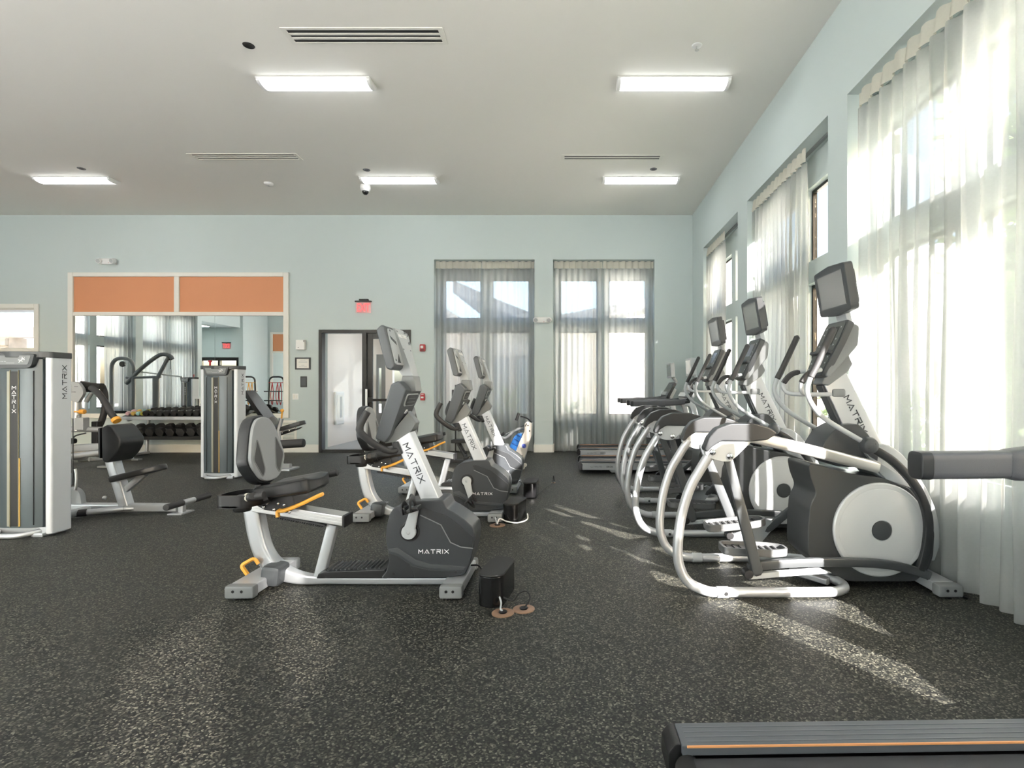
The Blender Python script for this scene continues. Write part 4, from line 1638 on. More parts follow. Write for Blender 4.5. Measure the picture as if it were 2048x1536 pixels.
        for k in range(6):
            g.extrude_frame([(s * (0.165 - 0.011 * k), -0.10), (s * (0.160 - 0.011 * k), -0.10), (s * 0.112, -0.098 + 0.0085 * (6 - k)), (s * 0.112, -0.094 + 0.0085 * (6 - k))], mc, (0, 1, 0), mu, mn, 0.003, 0.0055)
    g.obj('vents', DARKER, mon, smooth=False)
    g = G()
    g.extrude_frame(round_poly([(-0.185, 0.10), (0.185, 0.10), (0.185, -0.10), (-0.185, -0.10)], 0.01), mc - mn * 0.059, (0, -1, 0), mu, -mn, -0.02, 0.004)
    g.obj('screen', SCREEN, mon)
    # spine from monitor to console
    g = G()
    poly = xz(Y0, (786, 656), (799, 659), (819, 712), (834, 757), (836, 780), (806, 782), (812, 757), (800, 735))
    wd = [0.085, 0.085, 0.085, 0.052, 0.062, 0.062, 0.05, 0.08]
    g.prism(poly, [Y0 - w for w in wd], [Y0 + w for w in wd], bevel=0.008, seg=2)
    sp = g.obj('monitor_spine', LGREY, root)
    g = G()
    poly = xz(Y0, (811, 752), (833.5, 752), (838, 783), (804, 784))
    g.prism(poly, Y0 - 0.068, Y0 + 0.068, bevel=0.006)
    g.obj('spine_collar', GREY, sp)
    q0, q1 = pw(799, 659, Y0), pw(819, 712, Y0)
    su = (q0 - q1).normalized()
    sn = Vector((0, 1, 0)).cross(su)
    so = q0 - su * 0.058 + sn * 0.001
    g = G()
    word(g, 'MATRIX', so + Vector((0, -0.075, 0)), (0, 1, 0), su, 0.0195, t=0.22, gap=0.42)
    g.obj('lettering', LETTER_WHITE, sp, smooth=False, label='white lettering on the monitor spine')
    g = G()
    for dy, dd in ((-0.07, 0.02), (0.07, 0.02), (-0.07, 0.14), (0.07, 0.14)):
        p_ = q0 - su * dd + Vector((0, dy, 0))
        g.cyl(p_ - sn * 0.002, p_ + sn * 0.0015, 0.005, 8)
    g.obj('screws', BLACK, sp)
    # handlebars
    for s in (-1, 1):
        pts = [P(800, 897), P(794, 899), P(779, 903), P(747, 887), P(722, 866), P(720, 853), P(727, 836), P(734, 823)]
        dys = [0.0, 0.06, 0.10, 0.17, 0.21, 0.215, 0.21, 0.205]
        # digitised on the near side: refer points to the depth they were seen at
        q = []
        for (u, v), dy in zip(((802, 897), (795, 899), (779, 903), (747, 887), (722, 866), (720, 853), (727, 837), (735, 823)), dys):
            w = pw(u, v, Y0 - dy)
            q.append(Vector((w.x, Y0 + s * dy, w.z)))
        g = G()
        g.tube(spline(q, 4), [0.017] * 9 + [0.021] * 20, 12)
        g.obj('handlebar', GRIP, root)
    g = G()
    g.prism(xz(Y0, (790, 885), (802, 880), (812, 905), (800, 908)), Y0 - 0.075, Y0 + 0.075, bevel=0.008)
    g.obj('handle_clamp', BLACK, root)
    return root


mat_shroud = mat('graphite_shroud', rgb(50, 53, 56), 0.36, bump=0.04, bump_scale=800)
mat_console = mat('graphite_console', rgb(78, 82, 85), 0.42, bump=0.05, bump_scale=800)
bike = make_bike('closest recumbent exercise bike, grey backrest turned toward the camera')
bb = Vector(bike.location)
bike2 = dup(bike, bb + Vector((0.0, 1.77, 0)), 'second recumbent exercise bike, standing behind the closest one')
bike3 = dup(bike, bb + Vector((0.0, 3.09, 0)), 'third recumbent exercise bike, farthest back before the blue tank exerciser')
for o in bike2.children:
    if o.name.split('.')[0] == 'crank':
        o.rotation_euler = (0, math.radians(150), 0)
bike2.rotation_euler = (0, 0, 0)

# ------------------------------------------------------------------ ellipticals
def make_elliptical(label):
    Y0 = 3.47
    DY = 0.32
    YN = 3.15
    root = thing('elliptical_trainer', label, 'elliptical', (1.55, Y0, 0), 'elliptical trainers along the side windows')
    PY = (0, 1, 0)

    def N(u, v, y=YN):
        return pw(u, v, y)

    def S(p, s, y=None):
        """mirror a near-side point to side s (-1 near, 1 far)"""
        yy = p.y if y is None else y
        return Vector((p.x, Y0 + s * (Y0 - yy), p.z))

    for s in (-1, 1):
        # curved rear upright running into the floor loop
        up_ = [N(1424, 902), N(1401, 938), N(1379, 978), N(1362, 1036), N(1355, 1100), N(1361, 1138), N(1379, 1166)]
        up_ = [S(p, s) for p in up_] + [Vector((0.80, Y0 + s * DY, 0.040)), Vector((0.875, Y0 + s * DY, 0.034))]
        g = G()
        g.tube(spline(up_, 5), 0.0295, 14, up=PY)
        leg = g.obj('rear_upright', SILVER, root)
        g = G()
        pts = [Vector((0.87, Y0 + s * DY, 0.034)), Vector((1.44, Y0 + s * DY, 0.034)), Vector((1.60, Y0 + s * (DY - 0.02), 0.036)), Vector((1.66, Y0 + s * (DY - 0.10), 0.04)), Vector((1.62, Y0 + s * (DY - 0.22), 0.05)), Vector((1.58, Y0 + s * 0.02, 0.05))]
        g.tube(spline(pts, 6), 0.029, 14)
        base = g.obj('floor_loop', SILVER, root)
        g = G()
        g.cyl((0.855, Y0 + s * DY, 0.034), (0.925, Y0 + s * DY, 0.034), 0.034, 16, bevel=0.004)
        g.obj('joint', LGREY, base)
        g = G()
        g.cyl((0.905, Y0 + s * (DY + 0.034), 0.036), (0.905, Y0 + s * (DY + 0.037), 0.036), 0.011, 10)
        g.obj('bolt', BLACK, base)
        # plate with two bolts
        g = G()
        yp = YN - 0.028
        pl = xz(YN, (1409, 895), (1441, 868), (1512, 870), (1497, 886), (1468, 914), (1458, 922), (1440, 922), (1414, 914), (1408, 906))
        pl = round_poly(pl, 0.012, 2)
        ya, yb_ = sorted((Y0 + s * (Y0 - yp), Y0 + s * (Y0 - yp - 0.05)))
        g.prism(pl, ya, yb_, bevel=0.004)
        plate = g.obj('rear_bracket', LGREY, root)
        for u, v in ((1423, 903), (1457, 911)):
            g = G()
            q = N(u, v)
            yo = Y0 + s * (Y0 - yp)
            g.lathe([(0.021, 0.0), (0.021, 0.003), (0.017, 0.009), (0.008, 0.013), (0.0, 0.014)], (q.x, yo, q.z), (0, s, 0), 16)
            g.obj('bolt', CHROME, plate)
        # dark rounded top cover
        g = G()
        cv = xz(YN, (1405, 898), (1414, 874), (1430, 856), (1457, 846), (1507, 846), (1534, 854), (1551, 866), (1530, 879), (1497, 882), (1440, 881), (1422, 892), (1411, 904))
        ya, yb_ = sorted((Y0 + s * (Y0 - YN + 0.042), Y0 + s * (Y0 - YN - 0.045)))
        g.prism(round_poly(cv, 0.012, 2), ya, yb_, bevel=0.014, seg=3)
        g.obj('rear_cover', DARKER, root)
        # long silver rail
        g = G()
        a = N(1500, 873)
        b_ = pw(1754, 934, 3.29)
        pts = [S(a, s), S(Vector((a.x + 0.2, YN + 0.01, a.z - 0.045)), s), S(b_, s)]
        g.tube(spline(pts, 6), 0.036, 16, flat=(1.0, 0.72), up=PY)
        g.obj('top_rail', ALU, root)
        # hanging swing arm
        g = G()
        if s < 0:
            p0, p1 = N(1455, 915, 3.17), N(1516, 1146, 3.17)
        else:
            p0, p1 = N(1455, 915, 3.17), Vector((1.185, 0, 0.175))
        p0 = Vector((p0.x, Y0 + s * (DY - 0.02), p0.z))
        p1 = Vector((p1.x, Y0 + s * (DY - 0.03), p1.z))
        d = (p1 - p0).normalized()
        g.tube([p0 - d * 0.02, p0, p0 + (p1 - p0) * 0.5, p1, p1 + d * 0.018], [0.016, 0.026, 0.031, 0.031, 0.016], 14, flat=(1.05, 0.62), up=PY)
        sw = g.obj('swing_arm', DARK, root)
        g = G()
        g.cyl((p1.x - d.x * 0.03, p1.y - s * 0.06, p1.z - d.z * 0.03), (p1.x - d.x * 0.03, p1.y - s * 0.015, p1.z - d.z * 0.03), 0.024, 14, bevel=0.004)
        g.obj('pivot', BLACK, sw)
        # pedal beam and pedal
        if s < 0:
            pts = [N(1496, 1136, 3.20), N(1560, 1127, 3.20), N(1675, 1124, 3.22), N(1775, 1129, 3.24), N(1840, 1145, 3.25), N(1858, 1152, 3.25)]
            pc_ = Vector((1.135, 3.315, 0.245))
            tilt = 0.04
        else:
            pts = [Vector((1.10, 3.71, 0.25)), Vector((1.31, 3.71, 0.235)), Vector((1.48, 3.70, 0.36)), Vector((1.68, 3.69, 0.52)), Vector((1.85, 3.69, 0.55)), Vector((2.02, 3.69, 0.47))]
            pc_ = Vector((1.115, 3.63, 0.325))
            tilt = -0.10
        g = G()
        g.tube(spline(pts, 5), 0.027, 14, flat=(1.0, 0.7), up=PY)
        bm_ = g.obj('pedal_beam', DARK, root)
        g = G()
        ys_ = pts[0].y
        g.prism([(pts[0].x, pts[0].z - 0.03), (pts[2].x - 0.12, pts[2].z - 0.03), (pts[2].x - 0.05, pts[2].z - 0.055), (pts[1].x, pts[1].z - 0.075), (pts[0].x, pts[0].z - 0.065)], ys_ - 0.02, ys_ + 0.015, bevel=0.004)
        g.obj('beam_bracket', LGREY, bm_)
        g = G()
        g.cyl((pts[0].x - 0.005, ys_ - 0.035, pts[0].z - 0.03), (pts[0].x - 0.005, ys_ + 0.03, pts[0].z - 0.03), 0.028, 14, bevel=0.005)
        g.obj('bearing', BLACK, bm_)
        g = G()
        foot = round_poly([(-0.21, -0.06), (-0.17, -0.085), (0.10, -0.088), (0.20, -0.05), (0.20, 0.05), (0.10, 0.088), (-0.17, 0.085), (-0.21, 0.06)], 0.04, 3)
        E = Euler((0, tilt, 0)).to_matrix()
        ex, ey, ez = E @ Vector((1, 0, 0)), Vector((0, 1, 0)), E @ Vector((0, 0, 1))
        g.extrude_frame(foot, pc_, ex, ey, ez, -0.03, -0.005, bevel=0.008)
        inner = [(p_[0] * 0.93, p_[1] * 0.86) for p_ in foot]
        g.ring_frame(foot, inner, pc_, ex, ey, ez, -0.012, 0.018)
        ped = g.obj('pedal', mat_pedal, root)
        g = G()
        for k in range(8):
            q = pc_ + ex * (-0.16 + 0.042 * k)
            g.extrude_frame([(-0.006, -0.06), (0.006, -0.06), (0.006, 0.06), (-0.006, 0.06)], q, ex, ey, ez, -0.006, 0.003)
        g.obj('tread_ribs', BLACK, ped, smooth=False)
        # curved lower arm from the pivot down to the beam
        g = G()
        yy = 3.25
        lo = [N(1735, 892, yy), N(1785, 922, yy), N(1832, 974, yy), N(1855, 1034, yy), N(1853, 1094, yy), N(1840, 1140, yy)]
        if s > 0:
            lo = [Vector((p.x + 0.03 * math.sin(i * 0.5), p.y, p.z + 0.04 * i / 5)) for i, p in enumerate(lo)]
        g.tube(spline([S(p, s) for p in lo], 6), 0.026, 14, flat=(1.0, 0.75), up=PY)
        g.obj('lower_arm', DARKER, root)
        g = G()
        q = S(N(1738, 891, 3.23), s)
        g.lathe([(0.0, -0.05), (0.045, -0.045), (0.052, -0.02), (0.052, 0.01), (0.044, 0.03), (0.030, 0.037), (0.0, 0.038)], q, (0, s, 0), 20)
        hubj = g.obj('arm_pivot', DARK, root)
        g = G()
        for a_ in (0.6, 3.7):
            g.ball((q.x + 0.024 * math.cos(a_), q.y + s * 0.034, q.z + 0.024 * math.sin(a_)), (0.006, 0.004, 0.006), 6)
        g.obj('bolts', BLACK, hubj)
        # moving handle
        hp = [N(1730, 886, 3.25), N(1656, 842, 3.24), N(1628, 815, 3.22), N(1614, 784, 3.21), N(1620, 757, 3.21), N(1632, 733, 3.21), N(1667, 658, 3.21)]
        hs = spline([S(p, s) for p in hp], 6)
        g = G()
        g.tube(hs[:26], 0.0155, 12)
        mh = g.obj('moving_handle', LGREY, root)
        g = G()
        gp = hs[25:]
        g.tube([gp[0] - (gp[1] - gp[0]).normalized() * 0.006] + gp + [gp[-1] + (gp[-1] - gp[-2]).normalized() * 0.012], [0.016] + [0.0205] * len(gp) + [0.008], 12)
        g.obj('grip', GRIP, mh)
        # fixed handle
        fp = [Vector((1.73, Y0 + s * 0.03, 1.208)), Vector((1.52, Y0 + s * 0.08, 1.205)), Vector((1.455, Y0 + s * 0.12, 1.218)), Vector((1.435, Y0 + s * 0.14, 1.262)), Vector((1.455, Y0 + s * 0.14, 1.305)), Vector((1.50, Y0 + s * 0.13, 1.345)), Vector((1.575, Y0 + s * 0.11, 1.362))]
        fs = spline(fp, 6)
        g = G()
        g.tube(fs, 0.0145, 12)
        fh = g.obj('fixed_handle', LGREY, root)
        g = G()
        g.tube(fs[20:34], [0.014] + [0.021] * 12 + [0.014], 12, flat=(1.0, 0.8))
        g.obj('pulse_grip', GRIP, fh)
    # front foot
    g = G()
    g.box((2.235, Y0, 0.05), (0.135, 0.56, 0.062), bevel=0.012)
    ff = g.obj('front_foot', SILVER, root)
    for s in (-1, 1):
        g = G()
        yc = Y0 + s * 0.312
        g.box((2.235, yc, 0.046), (0.148, 0.075, 0.072), bevel=0.014)
        cap = g.obj('foot_cap', GREY, ff)
        g = G()
        for q in (-0.025, 0.02):
            g.cyl((2.235 + q, yc + s * 0.037, 0.052), (2.235 + q, yc + s * 0.0395, 0.052), 0.0085, 10)
        g.lathe([(0.022, 0.0), (0.022, 0.012)], (2.235, yc, 0.0), (0, 0, 1), 12)
        g.obj('plugs', BLACK, cap)
    # cross member on the floor
    g = G()
    g.tube([(1.44, Y0 + 0.02, 0.045), (1.60, Y0 - 0.16, 0.04)], 0.03, 12, flat=(1.2, 0.7))
    g.tube([(1.58, Y0, 0.05), (2.22, Y0, 0.055)], 0.035, 12, flat=(1.3, 0.8))
    g.obj('base_beam', SILVER, root)
    # lower drive shroud
    yn = Y0 - 0.165
    body = xz(3.30, (1617, 927), (1640, 931), (1700, 947), (1770, 957), (1822, 977), (1845, 1012), (1858, 1032), (1871, 1064), (1868, 1114), (1858, 1141), (1832, 1164), (1700, 1164), (1655, 1148), (1617, 1112), (1617, 1060), (1621, 1012), (1634, 987), (1622, 957))
    g = G()
    g.prism(round_poly(body, 0.03, 3), yn, Y0 + 0.165, bevel=0.03, seg=3)
    sh = g.obj('drive_shroud', mat_eshroud, root)
    # silver hood running over the top
    g = G()
    hood = xz(3.37, (1716, 918), (1752, 886), (1775, 889), (1800, 907), (1826, 940), (1849, 976), (1865, 1012), (1875, 1051), (1874, 1092), (1864, 1120), (1850, 1120), (1850, 1010), (1824, 976), (1760, 955))
    g.prism(round_poly(hood, 0.01, 2), Y0 - 0.125, Y0 + 0.125, bevel=0.02, seg=3)
    g.obj('hood', LGREY, root)
    sp_ = xz(3.31, (1730, 904), (1742, 914), (1810, 955), (1826, 978), (1774, 960), (1756, 940))
    for s in (-1, 1):
        ya, yb_ = sorted((Y0 + s * 0.155, Y0 + s * 0.10))
        g = G()
        g.prism(sp_, ya, yb_, bevel=0.006)
        g.obj('side_blade', LGREY, root)
    # dark boot around the mast foot
    g = G()
    g.prism(round_poly(xz(3.40, (1632, 897), (1652, 864), (1678, 848), (1708, 846), (1728, 868), (1748, 905), (1742, 935), (1660, 930)), 0.03, 3), Y0 - 0.13, Y0 + 0.13, bevel=0.03, seg=3)
    g.obj('mast_boot', DARK, root)
    # big side discs
    dc = pw(1761, 1060, 3.29)
    for s in (-1, 1):
        yo = Y0 + s * 0.160
        g = G()
        g.lathe([(0.292, 0.0), (0.292, 0.018), (0.284, 0.026), (0.262, 0.027), (0.258, 0.0255), (0.254, 0.027), (0.15, 0.034), (0.064, 0.036), (0.062, 0.030), (0.0, 0.030)], (dc.x, yo, dc.z), (0, s, 0), 56)
        dk = g.obj('side_disc', DISC, root, angle=25)
        g = G()
        g.lathe([(0.0595, 0.028), (0.0595, 0.037), (0.054, 0.039), (0.0, 0.039)], (dc.x, yo, dc.z), (0, s, 0), 28)
        g.obj('disc_cap', DARK, dk)
    # mast
    g = G()
    g.prism(round_poly(xz(Y0 - 0.055, (1704, 890), (1648, 768), (1690, 738), (1768, 895)), 0.008, 2), Y0 - 0.055, Y0 + 0.055, bevel=0.012, seg=3)
    mast = g.obj('mast', SILVER, root)
    g = G()
    g.prism(xz(Y0 - 0.055, (1692, 878), (1644, 772), (1653, 765), (1709, 888)), Y0 - 0.045, Y0 + 0.045, bevel=0.008)
    g.obj('mast_front', DARK, mast)
    a, b_ = pw(1688, 795, Y0 - 0.0565), pw(1728, 874, Y0 - 0.0565)
    ex = (b_ - a).normalized()
    ey = Vector((-ex.z, 0, ex.x))
    g = G()
    word(g, 'MATRIX', a, ex, ey, 0.034, t=0.16, gap=0.42)
    g.obj('lettering', LETTER_DARK, mast, smooth=False, label='dark lettering down the mast')
    g = G()
    g.box((1.715, Y0, 1.215), (0.09, 0.13, 0.055), bevel=0.015)
    g.obj('handle_clamp', GREY, root)
    # console
    cu = Vector((0.42, 0, 0.907)).normalized()
    cn = Vector((0, -1, 0)).cross(cu)
    cc = Vector((1.655, Y0, 1.505))
    face = round_poly([(-0.145, 0.195), (0.145, 0.195), (0.150, 0.05), (0.12, -0.195), (-0.12, -0.195), (-0.150, 0.05)], 0.03, 3)
    g = G()
    g.extrude_frame(face, cc, (0, -1, 0), cu, cn, -0.045, 0.0, bevel=0.010)
    con = g.obj('console', DARK, root)
    g = G()
    g.extrude_frame(round_poly([(0.02, 0.185), (0.085, 0.19), (0.13, 0.07), (0.05, -0.185), (0.02, -0.19)], 0.02, 2), cc, cn * -1, cu, (0, 1, 0), -0.13, 0.13, bevel=0.02)
    g.obj('console_back', GREY, con)
    g = G()
    g.extrude_frame([(p_[0] * 0.90, p_[1] * 0.93) for p_ in face], cc, (0, -1, 0), cu, cn, -0.004, 0.003)
    fcn = g.obj('control_panel', mat('console_overlay', rgb(74, 78, 75), 0.45), con)
    g = G()
    r_ = random.Random(5)
    for k in range(8):
        for dx in (-0.095, 0.095):
            if (k + (dx > 0)) % 3 == 0:
                continue
            q = cc + Vector((0, dx, 0)) + cu * (-0.15 + 0.042 * k)
            g.cyl(q + cn * 0.002, q + cn * 0.0045, 0.006, 8)
    g.obj('buttons', LGREY, fcn)
    g = G()
    g.extrude_frame(round_poly([(-0.07, 0.15), (0.07, 0.15), (0.07, 0.02), (-0.07, 0.02)], 0.008), cc, (0, -1, 0), cu, cn, 0.001, 0.0045)
    g.obj('display', GLOSSBLACK, fcn)
    g = G()
    g.extrude_frame([(-0.13, -0.05), (0.13, -0.05), (0.135, -0.03), (-0.135, -0.03)], cc + cn * 0.01, (0, -1, 0), cu, cn, -0.01, 0.02, bevel=0.004)
    g.obj('bottle_ledge', DARK, con)
    # monitor
    mu = Vector((-0.16, 0, 0.987)).normalized()
    mn = Vector((0, -1, 0)).cross(mu)
    mc = Vector((1.695, Y0, 1.872))
    out = round_poly([(-0.205, 0.155), (0, 0.172), (0.205, 0.155), (0.205, -0.140), (0, -0.160), (-0.205, -0.140)], 0.022, 3)
    g = G()
    g.extrude_frame(out, mc, (0, -1, 0), mu, mn, -0.055, 0.0, bevel=0.012, seg=3)
    mon = g.obj('monitor', DARK, root)
    g = G()
    g.extrude_frame([(p_[0] * 0.78, p_[1] * 0.74) for p_ in out], mc, (0, -1, 0), mu, mn, -0.085, -0.04, bevel=0.015)
    g.obj('back_shell', DARK, mon)
    g = G()
    g.extrude_frame([(-0.160, 0.120), (0.160, 0.120), (0.160, -0.098), (-0.160, -0.098)], mc, (0, -1, 0), mu, mn, -0.004, 0.0015)
    g.obj('screen', mat_escreen, mon, smooth=False)
    g = G()
    a0 = mc - mu * 0.12 - mn * 0.05
    g.tube([a0 + mu * 0.06, a0 - mu * 0.01, cc + cu * 0.19 - cn * 0.06, cc + cu * 0.12 - cn * 0.06], 0.05, 14, flat=(0.5, 1.3), up=(0, 1, 0))
    g.obj('monitor_neck', LGREY, root)
    # neck between console and mast
    g = G()
    g.prism(xz(3.42, (1640, 768), (1652, 740), (1690, 700), (1704, 728), (1694, 744), (1655, 772)), Y0 - 0.07, Y0 + 0.07, bevel=0.012)
    g.obj('console_neck', GREY, root)
    return root


mat_eshroud = mat('dark_bronze_shroud', rgb(62, 64, 65), 0.34, bump=0.04, bump_scale=800)
mat_pedal = mat('dark_grey_pedal', rgb(88, 90, 91), 0.4)
mat_escreen = mat('monitor_screen', rgb(126, 128, 126), 0.12, 0.0, spec=0.9, coat=0.5)
ell = make_elliptical('closest elliptical trainer, beside the big sheer curtain')
eb = Vector(ell.location)
dup(ell, eb + Vector((-0.10, 1.27, 0)), 'middle elliptical trainer, between its two twins')
dup(ell, eb + Vector((-0.085, 2.55, 0)), 'farthest elliptical trainer, next to the distant treadmills')
# ------------------------------------------------------------------ treadmills
def make_treadmill(label):
    X0, Y0, W = 0.094, 7.66, 0.72            # rear end, near edge, width
    X1 = X0 + 2.05
    yc = Y0 + W / 2
    root = thing('treadmill', label, 'treadmill', (X0 + 1.0, yc, 0), 'treadmills facing the side windows')
    zt = 0.185
    for s in (-1, 1):
        ye = yc + s * W / 2
        yi = ye - s * 0.112
        y_a, y_b = sorted((ye, ye - s * 0.035))
        g = G()
        g.bx(X0 + 0.05, X1 - 0.35, y_a, y_b, 0.055, 0.150, bevel=0.006)
        sp = g.obj('side_panel', SILVER, root)
        g = G()
        if s < 0:
            word(g, 'ULTIMATE', (X0 + 0.17, ye - 0.0005, 0.096), (1, 0, 0), (0, 0, 1), 0.016, t=0.14, gap=0.4)
            word(g, 'DECK', (X0 + 0.40, ye - 0.0005, 0.094), (1, 0, 0), (0, 0, 1), 0.020, t=0.2, gap=0.4)
        else:
            word(g, 'DECK', (X0 + 0.48, ye + 0.0005, 0.094), (-1, 0, 0), (0, 0, 1), 0.020, t=0.2, gap=0.4)
        g.obj('lettering', LETTER_DARK, sp, smooth=False)
        g = G()
        y_a, y_b = sorted((ye, yi))
        g.prism([(y_a, zt - 0.03), (y_b, zt - 0.03), (y_b, zt - (0.0 if s < 0 else 0.006)), (y_a, zt - (0.006 if s < 0 else 0.0))] if False else [(y_a, zt - 0.03), (y_b, zt - 0.03), (y_b, zt), (y_a, zt)], X0 + 0.03, X1 - 0.40, axis='x', bevel=0.005)
        fr = g.obj('foot_rail', mat_rail, root)
        g = G()
        for k in range(4):
            yr = yi + (ye - yi) * (0.18 + 0.2 * k)
            g.box(((X0 + X1) / 2 - 0.18, yr, zt + 0.0003), (2.05 - 0.46, 0.003, 0.0025))
        g.obj('rail_grooves', mat_groove, fr, smooth=False)
        g = G()
        g.box(((X0 + X1) / 2 - 0.18, yi - s * 0.001, zt - 0.001), (2.05 - 0.45, 0.005, 0.005))
        g.obj('orange_stripe', mat('orange_stripe', rgb(216, 152, 98), 0.5), fr, smooth=False, label='thin orange stripe along the rail')
        g = G()
        g.box(((X0 + X1) / 2 - 0.18, ye - s * 0.004, zt - 0.035), (2.05 - 0.44, 0.012, 0.010), bevel=0.003)
        g.obj('edge_strip', ALU, fr)
        # end cap of the rail at the rear roller
        g = G()
        y_a, y_b = sorted((ye + s * 0.003, yi + s * 0.01))
        g.prism(round_poly([(X0 - 0.010, 0.158), (X0 + 0.012, 0.184), (X0 + 0.031, 0.184), (X0 + 0.050, 0.06), (X0 + 0.015, 0.05), (X0 - 0.012, 0.10)], 0.008), y_a, y_b, bevel=0.006)
        g.obj('rail_end_cap', BLACK, root)
        # adjustable foot
        g = G()
        y_a, y_b = sorted((ye - s * 0.005, ye - s * 0.03))
        g.prism([(X0 + 0.43, 0.06), (X0 + 0.58, 0.06), (X0 + 0.54, 0.02), (X0 + 0.47, 0.02)], y_a, y_b, bevel=0.002)
        foot = g.obj('foot_bracket', LGREY, root, smooth=False)
        g = G()
        g.lathe([(0.02, 0.0), (0.02, 0.012), (0.007, 0.014), (0.007, 0.03)], (X0 + 0.505, ye - s * 0.018, 0), (0, 0, 1), 12)
        g.obj('foot_pad', BLACK, foot)
        # upright
        g = G()
        yu = yc + s * (W / 2 - 0.05)
        g.tube(spline([(X1 - 0.30, yu, 0.10), (X1 - 0.30, yu, 0.35), (X1 - 0.33, yu, 0.70), (X1 - 0.40, yu - s * 0.02, 0.98), (X1 - 0.50, yu - s * 0.03, 1.02)], 5), 0.045, 14, flat=(1.0, 0.55), up=(0, 1, 0))
        g.obj('upright', SILVER, root)
        # handrail
        g = G()
        yh = yc + s * 0.285
        g.tube(fillet([(X0 + 0.765, yh, 1.012), (X0 + 1.05, yh, 1.014), (X1 - 0.60, yh, 1.03), (X1 - 0.42, yh - s * 0.02, 1.06)], 0.1), 0.0415, 16, flat=(0.85, 1.0))
        hr = g.obj('handrail', mat_handrail, root)
        g = G()
        g.tube([(X0 + 0.752, yh, 1.012), (X0 + 0.757, yh, 1.012), (X0 + 0.790, yh, 1.012), (X0 + 0.793, yh, 1.012)], [0.034, 0.042, 0.043, 0.040], 16, flat=(0.86, 1.0))
        g.obj('rail_cap', DARKER, hr)
        g = G()
        g.tube([(X0 + 1.03, yh, 1.013), (X0 + 1.05, yh, 1.013), (X0 + 1.12, yh, 1.016), (X0 + 1.25, yh, 1.016)], [0.040, 0.047, 0.052, 0.050], 16, flat=(0.9, 1.0))
        g.obj('rail_sleeve', mat_handrail, hr)
    # belt, roller, hood
    g = G()
    g.bx(X0 + 0.03, X1 - 0.38, yc - W / 2 + 0.115, yc + W / 2 - 0.115, 0.128, 0.156, bevel=0.012)
    g.obj('belt', mat_belt, root)
    g = G()
    g.cyl((X0 + 0.045, yc - W / 2 + 0.11, 0.125), (X0 + 0.045, yc + W / 2 - 0.11, 0.125), 0.035, 18)
    g.obj('roller', RUBBER, root)
    g = G()
    g.bx(X0 + 0.08, X1 - 0.35, yc - W / 2 + 0.04, yc + W / 2 - 0.04, 0.06, 0.125)
    g.obj('deck', BLACK, root, smooth=False)
    g = G()
    g.prism(round_poly([(X1 - 0.43, 0.05), (X1 - 0.43, 0.19), (X1 - 0.38, 0.34), (X1 - 0.14, 0.37), (X1 - 0.06, 0.30), (X1, 0.05)], 0.04), yc - W / 2 + 0.01, yc + W / 2 - 0.01, bevel=0.02)
    g.obj('motor_hood', DARKER, root)
    g = G()
    for s in (-1, 1):
        g.lathe([(0.025, 0.0), (0.025, 0.05)], (X1 - 0.12, yc + s * 0.25, 0.0), (0, 0, 1), 12)
    g.obj('front_feet', BLACK, root)
    # console
    cu = Vector((0.50, 0, 0.866)).normalized()
    cn = Vector((0, -1, 0)).cross(cu)
    cc = Vector((X1 - 0.42, yc, 1.20))
    face = round_poly([(-0.27, 0.17), (0.27, 0.17), (0.33, -0.15), (-0.33, -0.15)], 0.04, 3)
    g = G()
    g.extrude_frame(face, cc, (0, -1, 0), cu, cn, -0.05, 0.0, bevel=0.014)
    con = g.obj('console', DARKER, root)
    g = G()
    g.extrude_frame([(p_[0] * 0.82, p_[1] * 0.75 - 0.05) for p_ in face], cc, (0, -1, 0), cu, cn, -0.11, -0.03, bevel=0.03)
    g.obj('console_back', LGREY, con)
    g = G()
    g.extrude_frame([(-0.20, 0.02), (0.20, 0.02), (0.20, 0.13), (-0.20, 0.13)], cc, (0, -1, 0), cu, cn, -0.002, 0.003)
    g.obj('display', GLOSSBLACK, con, smooth=False)
    g = G()
    g.extrude_frame([(-0.24, -0.11), (0.24, -0.11), (0.24, -0.04), (-0.24, -0.04)], cc, (0, -1, 0), cu, cn, 0.0, 0.028, bevel=0.006)
    g.obj('tray', LGREY, con)
    g = G()
    g.bx(X1 - 0.60, X1 - 0.42, yc - 0.31, yc + 0.31, 1.005, 1.065, bevel=0.02)
    g.obj('crossbar', DARKER, root)
    g = G()
    g.tube([cc + cu * 0.12 - cn * 0.06, cc + cu * 0.22 - cn * 0.06, (cc.x + 0.105, yc, 1.44), (cc.x + 0.09, yc, 1.5)], 0.055, 12, flat=(0.5, 1.0), up=(0, 1, 0))
    g.obj('monitor_neck', LGREY, root)
    mu = Vector((-0.05, 0, 0.998)).normalized()
    mn = Vector((0, -1, 0)).cross(mu)
    mc = Vector((cc.x + 0.03, yc, 1.555))
    out = round_poly([(-0.20, 0.135), (0.20, 0.135), (0.20, -0.135), (-0.20, -0.135)], 0.03, 3)
    g = G()
    g.extrude_frame(out, mc, (0, -1, 0), mu, mn, -0.07, 0.0, bevel=0.018, seg=3)
    mon = g.obj('monitor', LGREY, root)
    g = G()
    g.extrude_frame([(-0.165, 0.105), (0.165, 0.105), (0.165, -0.10), (-0.165, -0.10)], mc, (0, -1, 0), mu, mn, -0.003, 0.0015)
    g.obj('screen', mat_escreen, mon, smooth=False)
    return root


